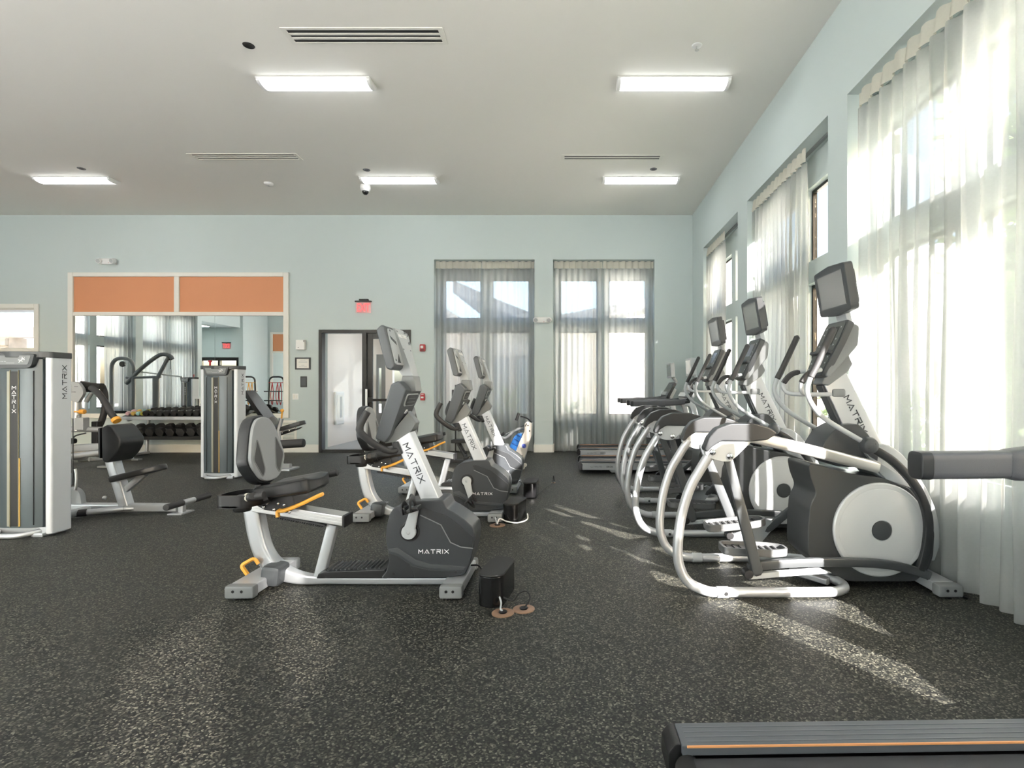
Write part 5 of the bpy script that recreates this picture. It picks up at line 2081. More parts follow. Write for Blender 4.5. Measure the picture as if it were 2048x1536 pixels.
mat_rail = mat('charcoal_foot_rail', rgb(82, 86, 90), 0.36, bump=0.05, bump_scale=400)
mat_groove = mat('rail_groove_grey', rgb(100, 104, 108), 0.36)
mat_handrail = mat('soft_grey_handrail', rgb(80, 82, 86), 0.42, bump=0.2, bump_scale=700)
mat_belt = mat('woven_black_belt', rgb(54, 55, 58), 0.5, bump=0.35, bump_scale=900)
tm = make_treadmill('distant treadmill next to the ellipticals, nearer of the distant pair')
tb = Vector(tm.location)
dup(tm, tb + Vector((-0.005, 1.61, 0)), 'distant treadmill right against the far wall curtains')
dup(tm, Vector((0.30 + 1.0, 1.345, 0)), 'closest treadmill, its rear end and one handrail cut by the picture edge', rotz=math.radians(1.2))

# ------------------------------------------------------------------ weight machines on the left
mat_tower = mat('graphite_tower_shroud', rgb(74, 84, 88), 0.30, bump=0.03, bump_scale=500)
mat_stripe = mat('black_stripe', rgb(24, 23, 21), 0.5)
mat_edge = mat('olive_edge_trim', rgb(128, 120, 92), 0.4)
mat_gold = mat('yellow_edge_strip', rgb(214, 166, 82), 0.4)


mat_column = mat('light_silver_paint', rgb(216, 219, 223), 0.38, 0.12, bump=0.03, bump_scale=800)


def tower_parts(root, x0, x1, y0, y1, h=1.55):
    # side columns
    g = G()
    rr = round_poly([(x1 - 0.052, y0 - 0.012), (x1, y0 - 0.004), (x1, y1), (x1 - 0.052, y1)], 0.018, 4)
    g.prism(rr, 0.02, h - 0.045, axis='z', bevel=0.003)
    colr = g.obj('side_column', mat_column, root)
    g = G()
    word(g, 'MATRIX', (x1 + 0.0003, y0 + 0.128, h - 0.395), (0, 0, 1), (0, -1, 0), 0.037, t=0.13, gap=0.42)
    g.obj('lettering', LETTER_DARK, colr, smooth=False)
    g = G()
    g.prism(round_poly([(x0, y0), (x0 + 0.045, y0 - 0.006), (x0 + 0.045, y1), (x0, y1)], 0.012, 3), 0.02, h - 0.045, axis='z', bevel=0.003)
    g.obj('side_column', mat_column, root)
    # bowed front shroud
    xm = (x0 + x1) / 2 - 0.012
    hw = (x1 - x0) / 2 - 0.06
    n = 14
    poly = [(xm + hw * (2 * k / n - 1), y0 - 0.004 - 0.032 * (1 - abs(2 * k / n - 1) ** 3)) for k in range(n + 1)]
    poly += [(xm + hw, y0 + 0.06), (xm - hw, y0 + 0.06)]
    g = G()
    g.prism(poly, 0.075, h - 0.06, axis='z', bevel=0.004)
    sh = g.obj('front_shroud', mat_tower, root, angle=50)
    g = G()
    for sx in (-1, 1):
        g.bx(xm + sx * hw * 0.72 - 0.002, xm + sx * hw * 0.72 + 0.002, y0 - 0.031, y0 - 0.02, 0.10, h - 0.16)
    g.obj('seams', DARKER, sh, smooth=False)
    # centre stripe with stacked letters
    xs = xm - 0.005
    yf = y0 - 0.036
    g = G()
    g.bx(xs - 0.034, xs + 0.034, yf - 0.004, yf + 0.01, 0.09, h - 0.165, bevel=0.002)
    st = g.obj('stripe', mat_stripe, sh)
    g = G()
    for sx in (-1, 1):
        g.bx(xs + sx * 0.036 - 0.0025, xs + sx * 0.036 + 0.0025, yf - 0.006, yf + 0.01, 0.085, h - 0.155)
    g.obj('stripe_edging', mat_edge, sh, smooth=False)
    g = G()
    g.bx(xs + 0.0395, xs + 0.047, yf - 0.005, yf + 0.01, 0.09, 0.66)
    g.obj('gold_marker', mat_gold, sh, smooth=False)
    g = G()
    g.bx(xs - 0.062, xs - 0.041, yf - 0.004, yf + 0.012, 0.09, h - 0.165, bevel=0.002)
    g.obj('window_strip', mat('cream_strip', rgb(150, 148, 134), 0.3), sh)
    g = G()
    word(g, 'MATRIX', (xs, yf - 0.0043, h - 0.315), (1, 0, 0), (0, 0, 1), 0.027, t=0.15, stacked=True)
    g.obj('lettering', LETTER_WHITE, sh, smooth=False)
    # cap with badge
    g = G()
    cp = [(x0 - 0.004, y1 + 0.004), (x1 + 0.006, y1 + 0.004), (x1 + 0.006, y0 - 0.004), (x1 - 0.06, y0 - 0.035), (xm, y0 - 0.075), (x0 + 0.05, y0 - 0.035), (x0 - 0.004, y0 - 0.004)]
    g.prism(round_poly(cp, 0.02, 3), h - 0.05, h, axis='z', bevel=0.012, seg=3)
    g.prism(round_poly([(x0 + 0.07, h - 0.02), (x1 - 0.085, h - 0.02), (x1 - 0.115, h - 0.125), (x1 - 0.15, h - 0.14), (x0 + 0.14, h - 0.14), (x0 + 0.10, h - 0.125)], 0.02, 3), y0 - 0.062, y0 + 0.02, bevel=0.012)
    cap = g.obj('top_cap', DARK, root)
    g = G()
    yb_ = y0 - 0.0635
    g.prism(round_poly([(x0 + 0.10, h - 0.035), (x1 - 0.115, h - 0.035), (x1 - 0.14, h - 0.110), (x0 + 0.13, h - 0.110)], 0.012, 3), yb_, yb_ + 0.01)
    g.obj('badge', GREY, cap)
    g = G()
    bx_ = x1 - 0.19
    bz_ = h - 0.075
    for a, b_ in (((-0.022, -0.018), (-0.006, 0.0)), ((-0.006, 0.0), (0.012, -0.012)), ((-0.006, 0.0), (0.014, 0.014)), ((0.014, 0.014), (0.026, 0.022)), ((0.004, 0.006), (0.008, 0.026)), ((-0.006, 0.0), (-0.026, 0.004))):
        g.tube([(bx_ + a[0], yb_ - 0.001, bz_ + a[1]), (bx_ + b_[0], yb_ - 0.001, bz_ + b_[1])], 0.0035, 6)
    g.ball((bx_ + 0.022, yb_ - 0.001, bz_ + 0.0075), (0.005, 0.002, 0.005), 6)
    g.obj('figure_emblem', LETTER_WHITE, cap)
    g = G()
    for k in range(3):
        g.bx(x0 + 0.14 + k * 0.022, x0 + 0.155 + k * 0.022, yb_ - 0.0008, yb_ + 0.001, h - 0.086, h - 0.082)
    g.bx(x0 + 0.20, x0 + 0.27, yb_ - 0.0008, yb_ + 0.001, h - 0.098, h - 0.095)
    g.obj('badge_print', LGREY, cap, smooth=False)
    # weight stack and rods
    g = G()
    for k in range(14):
        g.bx(xm - 0.12, xm + 0.12, y0 + 0.075, y1 - 0.015, 0.12 + k * 0.044, 0.16 + k * 0.044, bevel=0.004, seg=1)
    g.obj('weight_plates', BLACK, root)
    g = G()
    for sx in (-0.07, 0.07):
        g.cyl((xm + sx, (y0 + y1) / 2 + 0.03, 0.05), (xm + sx, (y0 + y1) / 2 + 0.03, h - 0.05), 0.010, 8)
    g.obj('guide_rods', CHROME, root)
    # base with the front skid
    g = G()
    g.bx(x0 + 0.02, x1 - 0.02, y0, y1, 0.012, 0.075, bevel=0.006)
    g.tube(spline([(x1 - 0.10, y0 + 0.02, 0.045), (x1 - 0.13, y0 - 0.03, 0.035), (xm + 0.06, y0 - 0.085, 0.024), (xm - 0.06, y0 - 0.095, 0.024), (x0 + 0.12, y0 - 0.07, 0.028), (x0 + 0.06, y0 + 0.02, 0.045)], 5), 0.022, 12)
    g.box((x1 - 0.09, y0 - 0.012, 0.02), (0.10, 0.06, 0.03), bevel=0.006)
    g.bx(x0 + 0.05, x0 + 0.13, y1 - 0.05, y1, 0.0, 0.02)
    g.bx(x1 - 0.13, x1 - 0.05, y0 - 0.03, y1, 0.0, 0.02)
    g.obj('base', SILVER, root)


# machine A: tower cut by the picture edge, angled pad, seat and foot bar reaching toward the open floor
ma = thing('weight_machine', 'weight machine cut by the picture edge, thick dark pad and low seat beside its tower', 'weight machine', (-4.60, 4.55, 0))
tower_parts(ma, -4.90, -4.38, 4.46, 4.64)
YS = 5.28
g = G()
g.tube([(-4.75, 4.60, 0.055), (-4.75, YS - 0.1, 0.055)], 0.045, 12, flat=(1.0, 0.7))
g.tube([(-5.02, YS, 0.06), (-3.92, YS, 0.055)], 0.045, 14, flat=(1.0, 0.9))
g.obj('floor_beam', SILVER, ma)
g = G()
g.tube([(-4.44, YS, 0.07), (-4.60, YS, 0.60)], 0.055, 14, flat=(0.95, 0.95), up=(0, 1, 0))
g.tube([(-4.49, YS, 0.20), (-4.26, YS, 0.39)], 0.030, 12, flat=(1, 0.9), up=(0, 1, 0))
g.obj('pad_post', SILVER, ma)
g = G()
g.ball((-4.60, YS - 0.07, 0.165), 0.020, 8)
g.obj('knob', ALU, ma)
# thick wedge pad, flat back toward the tower and a rounded nose toward the seat
prof = xz(5.11, (202, 856), (213, 849), (222, 853), (241, 879), (240, 893), (231, 910), (216, 926), (206, 925), (203, 918))
g = G()
g.prism(round_poly(prof, 0.03, 4), 5.11, 5.40, bevel=0.014, seg=3)
g.obj('chest_pad', VINYL, ma)
g = G()
g.prism(xz(5.2, (208, 856), (213, 854), (213, 915), (209, 913)), 5.13, 5.36, bevel=0.005)
g.obj('pad_backing', BLACK, ma)
# seat
g = G()
su = Euler((0, math.radians(-14), 0)).to_matrix()
outl = round_poly([(-0.245, -0.10), (-0.20, -0.125), (0.12, -0.115), (0.23, -0.075), (0.245, 0.0), (0.23, 0.075), (0.12, 0.115), (-0.20, 0.125), (-0.245, 0.10)], 0.04, 3)
g.extrude_frame(outl, (-4.305, YS, 0.405), su @ Vector((1, 0, 0)), (0, 1, 0), su @ Vector((0, 0, 1)), -0.032, 0.028, bevel=0.016, seg=3)
g.obj('seat', VINYL, ma)
# foot bar
g = G()
g.bx(-3.97, -3.83, YS - 0.09, YS + 0.09, 0.0, 0.012)
g.box((-3.89, YS, 0.055), (0.05, 0.05, 0.10), bevel=0.006)
g.cyl((-3.83, YS - 0.07, 0.118), (-3.825, YS + 0.09, 0.118), 0.027, 14)
fb = g.obj('foot_bar', SILVER, ma)
for s in (-1, 1):
    g = G()
    g.cyl((-3.828 + s * 0.003, YS + s * 0.075, 0.118), (-3.825 + s * 0.006, YS + s * 0.29, 0.118), 0.031, 14, bevel=0.006)
    g.obj('grip', GRIP, fb)
g = G()
g.cyl((-4.34, YS - 0.03, 0.055), (-4.42, YS - 0.06, 0.055), 0.022, 12)
g.cyl((-4.42, YS - 0.06, 0.055), (-4.66, YS - 0.19, 0.05), 0.030, 14)
lv = g.obj('side_foot_bar', SILVER, ma)
g = G()
g.cyl((-4.66, YS - 0.19, 0.05), (-5.00, YS - 0.37, 0.045), 0.034, 14, bevel=0.006)
g.obj('grip', GRIP, lv)
# cable and pulleys behind the tower
g = G()
g.cyl((-4.835, YS - 0.15, 0.95), (-4.835, YS - 0.15, 0.30), 0.005, 6)
g.cyl((-4.97, YS - 0.1, 0.12), (-4.97, YS - 0.1, 0.32), 0.014, 8)
g.obj('cable', BLACK, ma)
g = G()
g.lathe([(0.0, -0.02), (0.085, -0.02), (0.09, 0.0), (0.085, 0.02), (0.0, 0.02)], (-4.93, YS - 0.15, 0.36), (0, -1, 0), 24)
g.obj('pulley', LGREY, ma)
g = G()
g.tube([(-4.82 + 0.02 * math.cos(a) , YS - 0.15, 0.36 + 0.11 * math.sin(a)) for a in (1.2, 0.6, 0.0, -0.6, -1.2)], 0.012, 8)
g.obj('pulley_guard', ALU, ma)
g = G()
g.prism(round_poly([(-5.02, 0.07), (-4.86, 0.07), (-4.88, 0.20), (-4.93, 0.25), (-5.02, 0.26)], 0.03, 3), YS - 0.03, YS + 0.03, bevel=0.006)
g.obj('gusset', LGREY, ma)

# machine B: tower with a tilted backrest and roller behind
mb = thing('weight_machine', 'weight machine standing behind the closest bike, backrest and black roller beside its tower', 'weight machine', (-4.85, 7.4, 0))
tower_parts(mb, -5.11, -4.60, 7.28, 7.47)
YB_ = 8.05
g = G()
g.tube([(-4.85, 7.45, 0.055), (-4.85, YB_, 0.055)], 0.045, 12, flat=(1.0, 0.7))
g.tube([(-5.05, YB_, 0.055), (-4.28, YB_, 0.055)], 0.042, 12, flat=(1.0, 0.9))
g.box((-4.32, YB_, 0.015), (0.20, 0.30, 0.03), bevel=0.006)
g.tube([(-4.42, YB_, 0.06), (-4.47, YB_, 0.60), (-4.42, YB_, 0.78)], 0.032, 12, up=(0, 1, 0))
g.tube([(-4.75, YB_, 0.06), (-4.72, YB_, 0.72)], 0.04, 12, up=(0, 1, 0))
g.obj('frame', SILVER, mb)
g = G()
bu = Vector((-0.58, 0, 0.80)).normalized()
bn = Vector((0, 1, 0)).cross(bu)
g.extrude_frame(round_poly([(-0.125, 0.36), (0.125, 0.36), (0.15, 0.05), (0.14, -0.34), (-0.14, -0.34), (-0.15, 0.05)], 0.03, 3), (-4.72, YB_ + 0.02, 0.90), (0, 1, 0), bu, bn, -0.03, 0.03, bevel=0.014)
g.obj('backrest', VINYL, mb)
g = G()
g.extrude_frame(round_poly([(-0.21, -0.12), (0.17, -0.10), (0.21, 0.0), (0.17, 0.10), (-0.21, 0.12)], 0.03, 3), (-4.31, YB_ + 0.10, 0.66), Euler((0, -0.30, 0)).to_matrix() @ Vector((1, 0, 0)), (0, 1, 0), Euler((0, -0.30, 0)).to_matrix() @ Vector((0, 0, 1)), -0.028, 0.028, bevel=0.014)
g.obj('seat', VINYL, mb)
g = G()
g.prism([(-4.52, 0.50), (-4.20, 0.61), (-4.16, 0.645), (-4.46, 0.57)], YB_ + 0.06, YB_ + 0.13, bevel=0.006)
br = g.obj('seat_bracket', BLACK, mb)
g = G()
for x, z in ((-4.44, 0.555), (-4.33, 0.59), (-4.23, 0.625)):
    g.ball((x, YB_ + 0.055, z), (0.014, 0.01, 0.014), 6)
g.obj('bolts', CHROME, br)
g = G()
g.cyl((-4.72, 7.70, 0.40), (-4.50, 7.70, 0.41), 0.018, 10)
rl = g.obj('roller_arm', CHROME, mb)
g = G()
g.cyl((-4.53, 7.70, 0.405), (-3.90, 7.70, 0.445), 0.062, 20, bevel=0.012)
g.obj('roller', GRIP, rl)
g = G()
g.tube(spline([(-4.74, 7.72, 0.40), (-4.76, 7.85, 0.55), (-4.72, YB_ - 0.08, 0.70)], 5), 0.025, 10)
g.obj('lever_arm', SILVER, mb)
g = G()
g.cyl((-4.42, YB_, 0.78), (-4.41, YB_, 0.88), 0.012, 8)
g.ball((-4.41, YB_, 0.90), 0.028, 8)
g.obj('adjust_pin', YELLOW, mb)
g = G()
g.lathe([(0.0, -0.03), (0.06, -0.028), (0.075, 0.0), (0.06, 0.028), (0.0, 0.03)], (-4.52, YB_ - 0.05, 0.74), (0, -1, 0), 20)
g.obj('cam', GREY, mb)
g = G()
g.lathe([(0.0, 0.0), (0.012, 0.0), (0.012, 0.05), (0.024, 0.06), (0.024, 0.075), (0, 0.08)], (-5.04, 7.37, 1.55), (0, 0, 1), 12)
g.obj('top_knob', RED, mb)

# machine seen only in the mirror: same family, turned round
mc2 = dup(mb, (-11.25, 4.75, 0), 'weight machine seen only in the mirror, in front of the long curtain', rotz=math.radians(200))

# machine C: converging press with two curved dark arms, in front of the mirror
mp_ = thing('weight_machine', 'press machine with two curved black arms and orange tips, in front of the mirror', 'weight machine', (-7.9, 8.6, 0))
YP = 8.55
def U(u, v, y=YP):
    return pw(u, v, y)
g = G()
g.tube([U(154, 862), U(154, 795)], 0.055, 14, up=(0, 1, 0))
g.tube([U(100, 858), U(205, 859)], 0.045, 12, up=(0, 1, 0))
g.tube([U(105, 899, 8.45), U(208, 893, 8.45)], 0.06, 14, flat=(1, 0.8), up=(0, 1, 0))
g.tube([U(105, 917, 8.3), U(205, 905, 8.3)], 0.045, 12, up=(0, 1, 0))
g.tube([U(214, 905, 8.3), (U(214, 905, 8.3).x + 0.05, 8.28, 0.02)], 0.04, 10)
g.tube([(-8.35, 8.55, 0.30), (-8.35, 8.55, 1.0)], 0.05, 12)
g.tube([(-8.3, 8.3, 0.15), (-8.3, 9.1, 0.05)], 0.04, 10)
g.obj('frame', SILVER, mp_)
g = G()
p_ = U(212, 931, 8.28)
g.box((p_.x, 8.28, 0.015), (0.20, 0.10, 0.03), bevel=0.006)
g.box((-7.55, 9.10, 0.015), (0.26, 0.10, 0.03), bevel=0.006)
g.box((-8.3, 9.05, 0.015), (0.2, 0.12, 0.03), bevel=0.006)
g.box((-8.35, 8.5, 0.15), (0.12, 0.12, 0.30), bevel=0.01)
g.obj('floor_feet', GREY, mp_)
g = G()
g.tube([(-7.75, 8.5, 0.10), (-7.55, 9.10, 0.03)], 0.035, 10)
g.obj('stabiliser', SILVER, mp_)
g = G()
hp_ = xz(YP - 0.12, (138, 763), (160, 764), (170, 778), (171, 788), (160, 806), (138, 798))
g.prism(round_poly(hp_, 0.03, 3), YP - 0.16, YP - 0.10, bevel=0.012)
g.obj('head_plate', LGREY, mp_)
for u, v in ((152, 773), (147, 784)):
    g = G()
    q = U(u, v, YP - 0.165)
    g.box((q.x, q.y, q.z), (0.05, 0.01, 0.006))
    g.obj('plate_slot', BLACK, mp_, smooth=False)
g = G()
g.tube([U(164, 768), U(180, 771), U(204, 773)], 0.05, 12, flat=(1.0, 1.0))
g.box(tuple(U(176, 778)), (0.12, 0.12, 0.10), bevel=0.02)
g.obj('arm_hub', BLACK, mp_)
g = G()
g.tube([U(183, 786, YP - 0.05), U(172, 804, YP - 0.1)], 0.03, 12)
g.obj('short_lever', GREY, mp_)
for nm, pts, tipc in (('press_arm', [U(183, 776, YP - 0.12), U(195, 785, YP - 0.2), U(210, 805, YP - 0.25), U(222, 826, YP - 0.28), U(231, 838, YP - 0.3)], U(234, 841, YP - 0.3)),
                      ('press_arm', [U(204, 772, YP + 0.1), U(210, 790, YP + 0.15), U(209, 820, YP + 0.18), U(202, 845, YP + 0.2), U(195, 855, YP + 0.2)], U(191, 858, YP + 0.2))):
    g = G()
    g.tube(spline(pts, 6), 0.046, 14)
    ar = g.obj(nm, GRIP, mp_)
    g = G()
    d = (pts[-1] - pts[-2]).normalized()
    g.cyl(pts[-1] - d * 0.01, pts[-1] + d * 0.05, 0.062 if pts[0].y < YP else 0.05, 18, bevel=0.012)
    g.obj('arm_tip', YELLOW, ar, label='orange arm tip')
g = G()
p_ = U(170, 847)
g.box((p_.x, YP - 0.05, p_.z), (0.14, 0.12, 0.20), bevel=0.015)
g.obj('adjust_box', LGREY, mp_)
g = G()
p_ = U(163, 823)
g.cyl((p_.x - 0.06, p_.y - 0.06, p_.z), (p_.x + 0.03, p_.y - 0.06, p_.z), 0.012, 8)
g.cyl((p_.x + 0.03, p_.y - 0.06, p_.z), (p_.x + 0.11, p_.y - 0.06, p_.z), 0.038, 14, bevel=0.01)
g.obj('adjust_knob', YELLOW, mp_)
g = G()
p_ = U(186, 867)
g.bx(p_.x - 0.05, p_.x + 0.05, YP + 0.02, YP + 0.12, 0.22, 0.70, bevel=0.01)
g.obj('seat_slide', BLACK, mp_)
g = G()
p_ = U(152, 882, 8.4)
g.tube(spline([U(143, 884, 8.35), U(150, 872, 8.35), U(172, 866, 8.4)], 4), 0.012, 8)
g.box((p_.x - 0.08, 8.35, p_.z), (0.14, 0.2, 0.09), bevel=0.03)
g.obj('seat', VINYL, mp_)

# ------------------------------------------------------------------ dumbbell rack in front of the mirror
RX0, RX1, RY = -8.15, -5.95, 9.72
SLA = 0.26
SL = math.tan(SLA)
rk = thing('dumbbell_rack', 'low two tier dumbbell rack in front of the mirror', 'rack', ((RX0 + RX1) / 2, RY, 0))
for z, nm in ((0.715, 'upper'), (0.36, 'lower')):
    g = G()
    g.prism([(RY - 0.24, z - 0.035), (RY + 0.22, z - 0.035 + 0.46 * SL), (RY + 0.22, z - 0.015 + 0.46 * SL), (RY - 0.228, z - 0.015), (RY - 0.228, z + 0.012), (RY - 0.24, z + 0.012)], RX0, RX1, axis='x')
    g.obj('shelf', BLACK, rk, smooth=False)
    g = G()
    g.bx(RX0, RX1, RY - 0.265, RY - 0.242, z - 0.045, z + 0.015, bevel=0.004)
    g.obj('front_rail', SILVER if nm == 'upper' else BLACK, rk)
for x in (RX0 + 0.18, RX1 - 0.22):
    g = G()
    g.tube([(x, RY + 0.20, 0.03), (x, RY + 0.25, 0.75)], 0.03, 10)
    g.tube([(x, RY - 0.23, 0.03), (x, RY + 0.24, 0.03)], 0.03, 12, flat=(1.0, 0.9))
    g.tube([(x, RY + 0.2, 0.30 + 0.42 * SL), (x, RY - 0.22, 0.30)], 0.02, 10)
    g.tube([(x, RY + 0.2, 0.655 + 0.42 * SL), (x, RY - 0.22, 0.655)], 0.02, 10)
    g.obj('leg', SILVER, rk)
    g = G()
    g.tube([(x, RY - 0.21, 0.03), (x, RY - 0.10, 0.33)], 0.016, 8)
    g.obj('brace', SILVER, rk)


def hexpoly(r):
    return [(r * math.cos(k * math.pi / 3), r * math.sin(k * math.pi / 3)) for k in range(6)]


def dumbbell(x, y, z, L, r, label, group, yaw, m=RUBBER):
    root = thing('dumbbell', label, 'dumbbell', (x, y, z), group)
    hl = L * 0.30
    for s in (-1, 1):
        g = G()
        yy = y + s * (L / 2 - hl / 2)
        g.prism([(x + a, z + b_) for a, b_ in hexpoly(r)], yy - hl / 2, yy + hl / 2, bevel=r * 0.22, seg=2)
        g.obj('head', m, root, angle=30)
    g = G()
    g.tube([(x, y - L / 2 + hl, z), (x, y, z), (x, y + L / 2 - hl, z)], [0.014, 0.017, 0.014], 10)
    g.obj('handle', CHROME, root)
    root.rotation_euler = (SLA, 0, 0)
    return root


def on_shelf(z, r):
    # centre of a hexagonal head of radius r resting on the tilted shelf
    y0 = RY - 0.01
    zs = z - 0.015 + (y0 - RY + 0.24) * SL
    n = r * 0.866 + 0.002
    return y0 - math.sin(SLA) * n, zs + math.cos(SLA) * n


ORD = ['first', 'second', 'third', 'fourth', 'fifth', 'sixth', 'seventh', 'eighth', 'ninth', 'tenth', 'eleventh', 'twelfth', 'thirteenth', 'fourteenth', 'fifteenth', 'sixteenth']
r_ = random.Random(21)
x = -7.72
for k in range(13):
    rr = 0.056 + 0.0012 * k
    dumbbell(x, *on_shelf(0.715, rr), 0.27 + 0.004 * k, rr, 'black hex dumbbell on the upper tier of the rack, %s from its lighter end' % ORD[k], 'dumbbells on the upper tier', r_.uniform(-0.06, 0.06))
    x += rr * 2 + 0.014
x = -7.98
for k in range(11):
    rr = 0.084 + 0.001 * k
    dumbbell(x, *on_shelf(0.36, rr), 0.34, rr, 'heavy black hex dumbbell on the lower tier of the rack, %s from its lighter end' % ORD[k], 'dumbbells on the lower tier', r_.uniform(-0.05, 0.05))
    x += rr * 2 + 0.012
for k, (dx, c, nm) in enumerate(((-8.08, rgb(214, 176, 184), 'pale pink'), (-7.98, rgb(212, 176, 92), 'yellow'), (-7.89, rgb(150, 196, 196), 'pale blue'), (-7.81, rgb(176, 172, 70), 'olive green'))):
    dumbbell(dx, *on_shelf(0.715, 0.038), 0.19, 0.038, 'small %s vinyl dumbbell at the light end of the rack' % nm, 'small coloured dumbbells', r_.uniform(-0.3, 0.3), mat('vinyl_' + nm.replace(' ', '_'), c, 0.5))

# ------------------------------------------------------------------ exerciser with the blue tank
we = thing('rowing_machine', 'upright exerciser with a blue tank and pale grey side panel by the far curtain', 'rowing machine', (-0.80, 8.2, 0))
YW = 8.15
def V(u, v, y=YW):
    return pw(u, v, y)
g = G()
pan = [(V(1024, 930).x, 0.055), (V(1031, 900).x, V(1031, 900).z), (V(1050, 862).x, V(1050, 862).z), (V(1050, 846).x, V(1050, 846).z), (V(1056, 842).x, V(1056, 842).z), (V(1065, 846).x, V(1065, 846).z), (V(1064, 870).x, V(1064, 870).z), (V(1046, 928).x, V(1046, 928).z), (V(1046, 936).x, 0.05)]
for yy in (YW - 0.09, YW + 0.15):
    g.prism(pan, yy - 0.015, yy + 0.015, bevel=0.006)
g.obj('side_panel', mat('pale_grey_panel', rgb(188, 182, 172), 0.45), we)
g = G()
g.prism([(p_[0], p_[1]) for p_ in pan], YW - 0.07, YW + 0.13)
g.obj('housing', LGREY, we, smooth=False)
g = G()
fc2 = V(1048, 892, YW - 0.107)
for k in range(8):
    a = k * math.pi / 4
    g.ball((fc2.x + 0.022 * math.cos(a), fc2.y, fc2.z + 0.022 * math.sin(a)), (0.013, 0.002, 0.013), 6)
g.ball((fc2.x, fc2.y, fc2.z), (0.02, 0.003, 0.02), 8)
g.obj('flower_emblem', mat('blue_print', rgb(64, 78, 160), 0.5), we)
g = G()
s0 = V(1036, 910, YW - 0.107)
g.tube(spline([s0, s0 + Vector((0.012, 0, 0.012)), s0 + Vector((0.02, 0, -0.004)), s0 + Vector((0.045, 0, -0.006)), s0 + Vector((0.075, 0, -0.012))], 4), 0.0035, 6)
g.obj('script_mark', LETTER_DARK, we)
g = G()
tp = [(V(u, v).x, V(u, v).z) for u, v in ((1046, 866), (1037, 865), (1029, 873), (1020, 893), (1017, 906), (1024, 913), (1030, 911))]
g.prism(round_poly(tp, 0.03, 3), YW - 0.11, YW + 0.17, bevel=0.03, seg=3)
tk = g.obj('water_tank', BLUE, we)
g = G()
for k in range(5):
    q = V(1041 - 4.6 * k, 872 + 8.5 * k, YW - 0.113)
    g.box((q.x - 0.02, q.y, q.z), (0.09, 0.006, 0.012), rot=(0, 0.55, 0))
g.obj('tank_ribs', mat('dark_blue', rgb(30, 62, 118), 0.3), tk)
g = G()
g.tube(spline([V(1050, 858), V(1040, 857), V(1030, 861), V(1019, 870), V(1010, 876), V(1002, 874)], 4), 0.020, 10)
fr = g.obj('seat_rail', GREY, we)
g = G()
g.tube([V(1002, 871), V(1009, 866)], 0.022, 10)
g.obj('rail_end', BLACK, fr)
g = G()
g.tube(spline([V(1050, 850), V(1028, 860), V(1010, 869)], 4), 0.005, 6)
g.obj('strap', GREY, we)
g = G()
g.tube(spline([V(1064, 846), V(1056, 838), V(1047, 834), V(1041, 833)], 4), 0.011, 8)
hw_ = g.obj('handle_arm', BLACK, we)
g = G()
q = V(1036, 833)
g.cyl((q.x + 0.012, q.y, q.z + 0.055), (q.x - 0.026, q.y, q.z - 0.06), 0.022, 12, bevel=0.006)
g.obj('hand_grip', RUBBER, hw_)
g = G()
for u, v in ((1056, 851), (1059, 862)):
    q = V(u, v, YW - 0.106)
    g.cyl((q.x, q.y, q.z), (q.x, q.y + 0.01, q.z), 0.011, 10)
g.box(tuple(V(1052, 850, YW - 0.108)), (0.012, 0.006, 0.05), rot=(0, 0.5, 0))
g.obj('panel_bolts', BLACK, we)
for yy in (YW - 0.06, YW + 0.12):
    for u, v in ((1050, 930), (1046, 937)):
        g = G()
        q = V(u, v, yy)
        z = max(q.z, 0.031)
        g.lathe([(0.0, -0.015), (0.012, -0.015), (0.014, -0.012), (0.030, -0.012), (0.031, 0.0), (0.030, 0.012), (0.0, 0.015)], (q.x, yy, z), (0, -1, 0), 16)
        g.obj('wheel', CREAM, we)
g = G()
g.box((V(1032, 935).x, YW + 0.03, 0.03), (0.16, 0.26, 0.06), bevel=0.01)
g.obj('foot', LGREY, we)

# small black folding step bench behind the second bike
sb = thing('step_bench', 'small black slotted bench behind the second and third bikes', 'bench', (-1.95, 8.9, 0))
YQ = 8.85
g = G()
a, b_ = pw(905, 881, YQ), pw(937, 881, YQ)
g.bx(a.x, b_.x, YQ - 0.12, YQ + 0.12, a.z - 0.035, a.z + 0.02, bevel=0.01)
g.obj('seat', RUBBER, sb)
g = G()
p0, p1 = pw(916, 884, YQ), pw(934, 912, YQ)
for dy in (-0.07, 0.07):
    g.tube([(p0.x, YQ + dy, p0.z), (p1.x, YQ + dy, 0.06)], 0.02, 8)
for t in (0.3, 0.55, 0.8):
    q = p0.lerp(p1, t)
    g.bx(q.x - 0.012, q.x + 0.012, YQ - 0.07, YQ + 0.07, q.z - 0.01, q.z + 0.01)
g.obj('slotted_leg', BLACK, sb)
g = G()
p0 = pw(911, 900, YQ)
g.cyl((p0.x, YQ, 0.02), (p0.x, YQ, pw(0, 770, YQ).z), 0.012, 10)
g.obj('post', BLACK, sb)
g = G()
q = pw(907, 787, YQ)
g.box((q.x, YQ, q.z), (0.05, 0.06, 0.13), bevel=0.01)
g.obj('post_head', BLACK, sb)
g = G()
g.bx(pw(888, 0, YQ).x, pw(940, 0, YQ).x, YQ - 0.05, YQ + 0.05, 0.0, 0.05, bevel=0.008)
g.bx(p1.x - 0.04, p1.x + 0.04, YQ - 0.11, YQ + 0.11, 0.0, 0.10, bevel=0.008)
g.obj('base', BLACK, sb)

